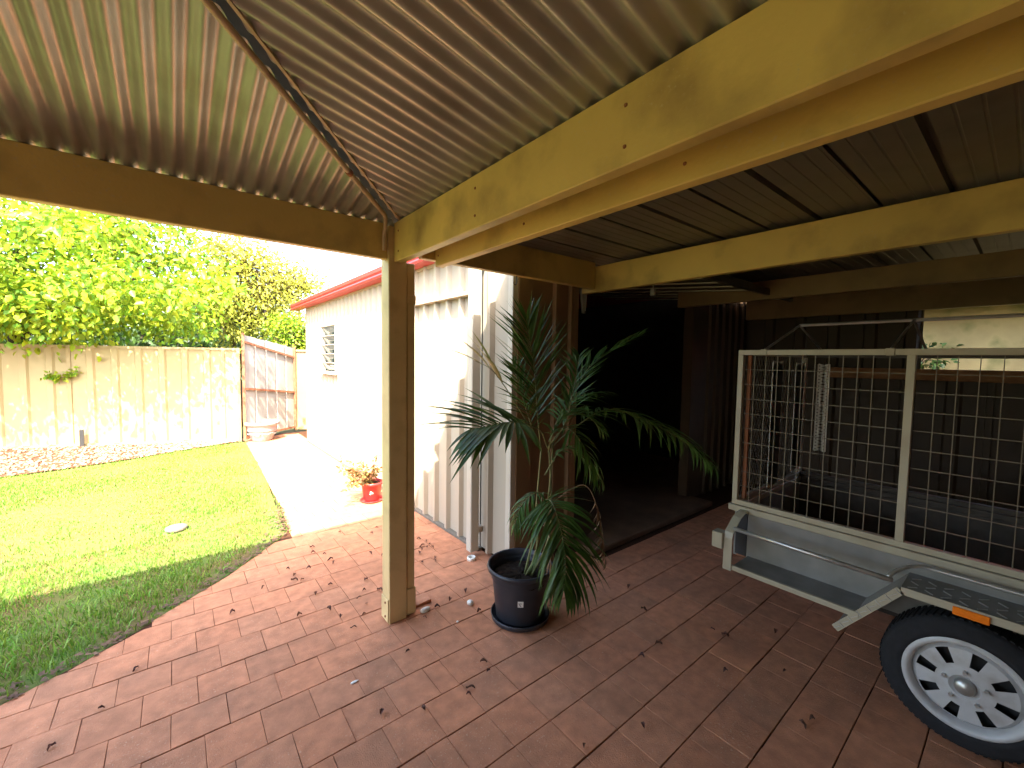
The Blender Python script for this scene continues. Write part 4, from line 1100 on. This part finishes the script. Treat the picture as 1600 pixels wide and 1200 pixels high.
frond([(1.87, 1.999, 1.124), (1.793, 2.076, 1.311), (1.616, 2.176, 1.609), (1.50, 2.235, 1.69)], 4, .34, M['palm_yellow'], start=.66, ang=20, bend=.35, width=.034, label='narrow yellowing frond tip pointing left')
frond([(1.91, 1.97, 1.167), (2.132, 2.063, 1.355), (2.335, 2.098, 1.434), (2.603, 2.077, 1.463)], 20, .28, PJ, ang=50, bend=.6, single=False)
frond([(1.903, 1.973, 1.124), (1.92, 1.847, 1.268), (1.90, 1.691, 1.217), (1.95, 1.572, 0.99)], 18, .24, PJ, ang=55, bend=.8, single=False)
frond([(1.862, 1.959, 0.80), (1.757, 1.917, 0.867), (1.632, 1.911, 0.813), (1.561, 1.896, 0.69)], 16, .17, P_, start=.2, ang=55, bend=1.0, width=.014)
frond([(1.907, 1.942, 0.746), (2.022, 1.882, 0.843), (2.112, 1.811, 0.87), (2.151, 1.741, 0.701), (2.163, 1.682, 0.40)], 14, .16, M['palm_dry'], start=.45, ang=30, bend=1.2, width=.011, single=True, label='dry brown frond drooping beside the pot')
frond([(1.86, 1.95, 0.62), (1.82, 1.86, .60), (1.78, 1.80, .48), (1.76, 1.78, .33)], 9, .13, M['palm_dry'], start=.35, ang=30, bend=1.2, width=.010, single=False, label='small dry frond over the pot rim')
frond([(1.90, 1.96, 1.12), (1.99, 1.90, 1.30), (2.10, 1.93, 1.55), (2.22, 2.0, 1.74)], 20, .26, PJ, ang=45, bend=.4, single=False)

frond([(1.90, 1.965, 1.10), (1.88, 1.90, 1.24), (1.93, 1.85, 1.34), (2.02, 1.78, 1.36), (2.10, 1.70, 1.28)], 16, .26, PJ, ang=55, bend=.7, single=False, width=.018)
frond([(1.87, 2.0, 1.10), (1.82, 2.06, 1.30), (1.80, 2.14, 1.50), (1.82, 2.24, 1.66)], 18, .24, PJ, ang=48, bend=.3, single=False, up=(-.63,-.77,0), width=.016)
frond([(1.88, 1.97, .95), (1.93, 1.90, 1.10), (2.02, 1.86, 1.12), (2.16, 1.80, .98)], 14, .22, PJ, ang=55, bend=.9, single=False)
# ------------------------------------------------------------------ trees beyond the fence
def tree(name, label, base, blobs, leaf, leaf_m, n_leaf, seed, branches, trunk_r=.12, cat='tree', droop=.35, shell=.55, narrow=.6, group=None, clump=26, cl_r=.30):
    t = thing(name, label, cat, base, group)
    rg = np.random.default_rng(seed); P = []; Nn = []
    wts = np.array([a*b_*c_ for (_, _, _, a, b_, c_) in blobs])**.72; wts /= wts.sum()
    for (x, y, z, a, b_, c_), w in zip(blobs, wts):
        k = int(n_leaf*w/clump)
        u = rg.normal(0, 1, (k, 3)); u /= np.linalg.norm(u, axis=1, keepdims=True)
        r_ = shell + (1.05-shell)*rg.uniform(0, 1, k)**.6
        cc = np.array([x, y, z]) + u*r_[:, None]*np.array([a, b_, c_])
        pp = np.repeat(cc, clump, 0) + rg.normal(0, cl_r, (k*clump, 3))*np.array([1, 1, .55])
        P.append(pp); Nn.append(np.repeat(u, clump, 0)*.5)
    P = np.concatenate(P); Nn = np.concatenate(Nn)
    np_mesh2('crown', leaf_quads(P, Nn, leaf, seed+1, droop, narrow), LEAF_F, leaf_m, t)
    bb = MB(); bb.tube(bezier(branches[0], 6), trunk_r, 10, r1=trunk_r*.5); bb.build('trunk', M['trunk'], t, smooth=True)
    bb = MB()
    for br in branches[1:]: bb.tube(bezier(br, 5), trunk_r*.42, 7, r1=.012)
    rb = random.Random(seed)
    for i_ in range(0, len(P), max(1, clump*2)):
        q = Vector(P[i_]); br = rb.choice(branches[1:]); o_ = Vector(br[rb.randrange(1, len(br))])
        if (q-o_).length < 1.7: bb.tube([o_, o_.lerp(q, .5)+Vector((0, 0, .08)), q], .014, 4, r1=.004, cap=False)
    bb.build('limb', M['trunk'], t, smooth=True)
    return t
TB = (-2.6, 13.2, 0)
tree('shade_tree', 'big golden green leafy tree leaning over the beige fence at left', TB,
    [(-3.4, 11.6, 3.3, 1.7, 1.5, 1.2), (-1.7, 11.3, 3.0, 1.4, 1.4, 1.2), (-.35, 10.9, 3.25, 1.25, 1.1, 1.15), (-2.7, 10.7, 2.55, 1.3, 1.0, .62), (-1.2, 10.4, 2.45, 1.0, .85, .52), (-2.2, 12.0, 4.6, 1.9, 1.6, 1.1), (-.6, 11.7, 4.35, 1.3, 1.3, .85), (-4.6, 11.2, 2.7, 1.3, 1.2, .8), (.15, 10.6, 2.5, .7, .7, .55), (-3.3, 10.6, 4.1, 1.2, .9, .8), (-3.2, 10.2, 3.2, 1.3, 1.1, .7), (-3.6, 10.5, 2.65, .8, .5, .45), (-2.6, 10.2, 2.6, .75, .5, .45), (-1.7, 9.85, 2.65, .75, .5, .45), (-.85, 9.5, 2.65, .7, .5, .45), (-.1, 9.25, 2.75, .65, .45, .42), (.5, 9.0, 2.95, .45, .4, .32), (-2.2, 9.3, 3.5, .9, .5, .3), (-.9, 8.9, 3.6, .8, .5, .3)],
    .118, M['leaf_a'], 29000, 21,
    [[(-2.6, 13.2, -.1), (-2.55, 12.9, 1.2), (-2.3, 12.3, 2.4), (-2.2, 12.0, 3.6)], [(-2.5, 12.8, 1.4), (-3.0, 12.0, 2.4), (-3.6, 11.3, 3.2)], [(-2.4, 12.5, 1.9), (-1.7, 11.8, 2.5), (-.9, 11.2, 3.0), (-.2, 10.9, 3.3)], [(-2.3, 12.2, 2.6), (-1.4, 12.0, 3.6), (-.6, 11.7, 4.2)], [(-2.4, 12.4, 2.1), (-2.5, 11.3, 2.3), (-2.7, 10.6, 2.5)], [(-1.7, 11.8, 2.5), (-1.3, 10.9, 2.4), (-1.1, 10.4, 2.4)], [(-2.3, 12.0, 3.2), (-2.9, 11.5, 4.0), (-3.3, 10.8, 4.2)]], trunk_r=.16, shell=.35, clump=34, cl_r=.23)
tree('sparse_tree', 'thin olive leaved tree with dark forked trunk between big tree and gate', (1.3, 12.6, 0),
    [(1.35, 12.3, 3.4, 1.15, .9, 1.15), (2.15, 12.5, 3.4, .85, .7, .85), (.75, 12.0, 2.9, .8, .6, .7), (2.9, 12.8, 3.75, .7, .5, .5), (1.0, 12.0, 4.1, .7, .6, .5), (1.4, 12.1, 2.35, .9, .7, .4)],
    .09, M['leaf_b'], 12500, 33,
    [[(1.3, 12.6, -.1), (1.25, 12.5, 1.2), (1.15, 12.4, 2.1), (1.0, 12.3, 3.0)], [(1.25, 12.5, 1.5), (1.6, 12.45, 2.4), (2.05, 12.5, 3.1), (2.4, 12.7, 3.7)], [(1.2, 12.45, 1.9), (.9, 12.2, 2.5), (.7, 12.0, 2.9)], [(1.6, 12.45, 2.4), (1.5, 12.3, 3.1), (1.4, 12.2, 3.9)], [(2.05, 12.5, 3.1), (2.6, 12.7, 3.3), (3.0, 12.9, 3.6)]], trunk_r=.07, shell=.25, narrow=.5, clump=12, cl_r=.22)
tree('gate_shrub', 'bright yellow green shrub spilling over the gate beside the garage corner', (2.6, 11.6, 0),
    [(2.45, 11.4, 2.15, .62, .5, .38), (2.75, 11.4, 1.85, .5, .45, .35), (2.15, 11.35, 2.45, .4, .4, .25)],
    .075, M['leaf_a'], 4600, 41, [[(2.6, 11.6, -.1), (2.58, 11.55, .8), (2.55, 11.5, 1.7)], [(2.58, 11.55, 1.0), (2.3, 11.45, 1.7), (2.15, 11.35, 2.4)], [(2.56, 11.5, 1.3), (2.7, 11.4, 1.9), (2.8, 11.4, 2.1)]], trunk_r=.035, shell=.2, clump=14, cl_r=.13)
for (x, y, s_, sd_, lab) in ((-5.2, 19.5, 1.15, 51, 'dark green tree far behind the left end of the fence'), (-.9, 20.0, 1.0, 52, 'dark green tree far behind the middle of the fence'), (2.3, 21.5, .82, 53, 'small dark tree far behind the sparse tree')):
    tree('far_tree', lab, (x, y, 0), [(x, y, 3.0*s_, 2.6*s_, 1.8, 1.5*s_), (x-1.0, y-.3, 1.9*s_, 1.9*s_, 1.5, 1.1*s_), (x+1.2, y, 2.2*s_, 1.7*s_, 1.5, 1.2*s_)], .20, M['leaf_c'], 5200, sd_,
        [[(x, y, -.1), (x+.05, y, 1.2), (x, y, 2.4*s_)], [(x, y, 1.4), (x-.8, y, 2.2), (x-1.3, y, 2.8*s_)], [(x, y, 1.5), (x+.8, y, 2.3), (x+1.4, y, 2.7*s_)]], trunk_r=.14, group='dark trees beyond the fence', clump=20, cl_r=.35)
# bare twiggy tree at the sky gap
tw = thing('bare_tree', 'leafless twiggy tree against the bright sky above the garage gutter', 'tree', (3.4, 15.5, 0))
MB().tube(bezier([(3.4, 15.5, -.1), (3.35, 15.5, 1.5), (3.3, 15.4, 3.0), (3.25, 15.4, 4.2)], 6), .07, 8, r1=.03).build('trunk', M['trunk'], tw, smooth=True)
bb = MB(); rb = random.Random(4)
for k in range(46):
    z0_ = rb.uniform(2.4, 4.1); a = rb.uniform(0, 6.28); L_ = rb.uniform(.7, 1.7)
    p0 = Vector((3.28, 15.4, z0_)); dr_ = Vector((math.cos(a), math.sin(a)*.6, rb.uniform(.15, .9))).normalized()
    p1_ = p0 + dr_*L_*.5 + Vector((0, 0, .05)); p2_ = p0 + dr_*L_ + Vector((rb.uniform(-.1, .1), 0, .15))
    bb.tube([p0, p1_, p2_], .014, 5, r1=.004)
    for j_ in range(4):
        q = p1_.lerp(p2_, rb.random()); bb.tube([q, q + Vector((rb.uniform(-.4, .4), rb.uniform(-.3, .3), rb.uniform(.05, .45)))], .006, 4, r1=.003)
bb.build('limb', M['trunk'], tw)

# vine sprig on the fence
vs = thing('vine_sprig', 'small green creeper sprig hanging on the beige fence', 'creeper', (-1.70, 10.80, 1.4))
V0 = FA + fdir*((Vector((-1.72, 10.87, 0))-FA).length) + fn*.05
pts = bezier([V0+Vector((0,0,1.30)), V0+fdir*.12+Vector((0,0,1.27)), V0+fdir*.28+Vector((0,0,1.29)), V0+fdir*.40+Vector((0,0,1.38))], 6)
MB().tube(pts, .005, 5, r1=.003).build('stem', M['cane'], vs)
rg = np.random.default_rng(8); LP = []
for p in pts:
    for k in range(7): LP.append([p.x+rg.normal(0, .03), p.y-.02+rg.normal(0, .015), p.z+rg.normal(0, .03)])
LN = rg.normal(0, .4, (len(LP), 3)); LN[:, 1] -= .6
np_mesh2('foliage', leaf_quads(np.array(LP), LN, .065, 9, .2, .7), LEAF_F, M['leaf_a'], vs)

# ------------------------------------------------------------------ neighbour beyond the carport
nb = thing('neighbour_house', 'olive rendered side of the neighbour house showing above the boundary fence', 'house', (9.2, -3, 0))
MB().cbox((9.2, -9.0, 0), (9.45, 6.0, 2.61), .01).build('wall_body', M['neigh'], nb)
MB().prism([(8.1, -9.0, 2.73), (8.1, 6.2, 2.73), (11.0, 6.2, 4.3), (11.0, -9.0, 4.3)], 0, (0, 0, .06)).build('roof', M['red'], nb)
tree('boundary_shrub', 'dark leafy shrub under the added neighbour eave above the trailer cage', (8.75, 2.2, 0), [(8.75, 2.0, 1.9, .25, .8, .5), (8.8, 3.2, 1.9, .25, .7, .6), (8.75, 1.1, 1.75, .2, .4, .4)], .09, M['leaf_c'], 1500, 61,
    [[(8.75, 2.2, -.1), (8.75, 2.2, .9), (8.8, 2.3, 1.6)], [(8.75, 2.2, 1.0), (8.8, 2.9, 1.6), (8.8, 3.2, 2.0)], [(8.75, 2.2, .9), (8.75, 1.6, 1.4), (8.75, 1.1, 1.7)]], trunk_r=.04, cat='shrub', shell=.2, clump=10, cl_r=.1)
MB().cbox((8.15, -9.0, 2.62), (9.6, 6.2, 2.72), .01).build('eave', M['neigh'], nb)  # overhang added to keep sun off the wall and cut sky light
# ------------------------------------------------------------------ small things
b = MB().lathe([(0, .0), (.085, 0), (.09, .006), (.088, .028), (.07, .034), (0, .036)], (-.02, 5.17, -.005), 24)
tag(b.build('inspection_lid', M['stone_lid'], smooth=True), 'round pale lid lying in the sunny lawn', 'lid')
tag(MB().cbox((-1.345, 10.60, -.02), (-1.285, 10.63, .34), .004).build('garden_stake', M['black']), 'short dark stake in the pebbles before the fence', 'stake')
def blob(name, m, c_, r_, sx, sy, sz, label, cat, seed):
    bb = MB(); rb = random.Random(seed); n_, k_ = 10, 6
    prof = []
    for i_ in range(k_+1):
        a = math.pi*i_/k_ - math.pi/2; prof.append((max(.001, math.cos(a))*r_, math.sin(a)*r_))
    bb.lathe(prof, (0,0,0), n_); bb.v = [(c_[0]+v[0]*sx*(1+rb.uniform(-.12, .12)), c_[1]+v[1]*sy*(1+rb.uniform(-.12, .12)), c_[2]+v[2]*sz) for v in bb.v]
    return tag(bb.build(name, m, smooth=True), label, cat)
blob('pipe_stub', M['white'], (1.275, 2.475, .014), .022, 1.7, .9, .8, 'white plastic pipe stub lying at the foot of the post', 'pipe', 1)
blob('pebble', M['white'], (1.24, 2.62, .012), .018, 1, 1, .8, 'white pebble half hidden behind the post foot', 'pebble', 2)
blob('snail_shell', M['sticker'], (1.56, 2.36, .016), .022, 1.0, 1.2, .8, 'crumpled pale shell lying left of the black pot', 'shell', 3)
blob('pebble', M['white'], (1.385, 2.24, .008), .008, 1, 1, .8, 'tiny white pebble between the post and the black pot', 'pebble', 4)
blob('paper_scrap', M['sticker'], (.696, 2.14, .004), .014, 1.6, .6, .25, 'scrap of white paper on the near paving', 'scrap', 5)
b = MB().lathe([(.0, 0), (.036, 0), (.036, .028), (.028, .03), (.028, .006)], (1.925, 2.90, .0), 20); tag(b.build('drain_pipe', M['white'], smooth=True), 'white round pipe end at the foot of the garage pilaster', 'pipe')
LV = [(0.67, 3.64), (0.8, 3.55), (0.69, 3.51), (0.72, 3.4), (0.67, 3.42), (0.47, 3.46), (0.97, 3.74), (0.9, 3.82), (0.92, 3.94), (0.98, 3.6), (0.99, 3.54), (1.21, 4.13), (1.45, 3.92), (1.54, 4.03), (1.34, 3.71), (1.29, 3.52), (1.36, 3.42), (0.75, 3.13), (0.87, 3.2), (1.1, 3.1), (1.04, 2.97), (0.98, 2.9), (0.99, 2.79), (1.13, 2.9), (0.77, 2.88), (0.81, 2.75), (0.94, 2.69), (0.84, 2.59), (0.6, 2.93), (0.26, 3.22), (1.75, 3.53), (1.79, 3.45), (1.71, 3.38), (1.73, 3.33), (1.78, 3.37), (1.77, 3.3), (1.67, 3.31), (1.63, 3.26), (1.69, 3.1), (1.67, 3.07), (1.57, 3.1), (1.62, 2.51), (1.47, 2.48), (1.56, 2.25), (1.36, 2.46), (1.01, 2.18), (1.31, 1.84), (1.29, 1.77), (1.15, 1.73), (1.12, 1.7), (0.73, 1.86), (0.9, 1.76), (1.24, 2.41), (2.46, 1.58), (2.23, 1.32), (2.05, 1.32), (2.63, 1.19), (2.63, 1.11), (2.92, 0.93), (2.32, 0.97), (2.58, 0.77), (2.33, 0.57), (2.26, 0.59), (1.66, 1.05), (2.62, 1.82), (1.37, 1.15), (-0.2, 2.94), (-0.31, 2.71), (-0.45, 2.56)]
dm = []
for k in range(6):
    rb = random.Random(k+70); bb = MB(); n_ = 5; Ln = rb.uniform(.028, .048); w = rb.uniform(.012, .024)
    for i_ in range(n_+1):
        f_ = i_/n_; ww = w*math.sin(math.pi*min(1, f_*.9+.08)); cz = .010*math.sin(math.pi*f_)*rb.uniform(.5, 1.5)+.003
        bb.v += [(Ln*(f_-.5), ww*.5, cz+rb.uniform(.004, .014)), (Ln*(f_-.5), rb.uniform(-.003, .003), cz), (Ln*(f_-.5), -ww*.5, cz+rb.uniform(.004, .014))]
    for i_ in range(n_): bb.f += [(3*i_, 3*i_+1, 3*i_+4, 3*i_+3), (3*i_+1, 3*i_+2, 3*i_+5, 3*i_+4)]
    me_ = bpy.data.meshes.new('dead_leaf'); me_.from_pydata(bb.v, [], bb.f); me_.materials.append(M['dead']); dm.append(me_)
rb = random.Random(12)
for (x, y) in LV:
    o = bpy.data.objects.new('dead_leaf', dm[rb.randrange(6)]); COL.objects.link(o)
    o.location = (x, y, .002); o.rotation_euler = (rb.uniform(-.15, .15), rb.uniform(-.15, .15), rb.uniform(0, 6.28)); s_ = rb.uniform(.7, 1.25); o.scale = (s_, s_, s_)
    tag(o, 'small curled dark brown dead leaf lying on the red paving', 'dead leaf', 'dead leaves scattered on the paving')
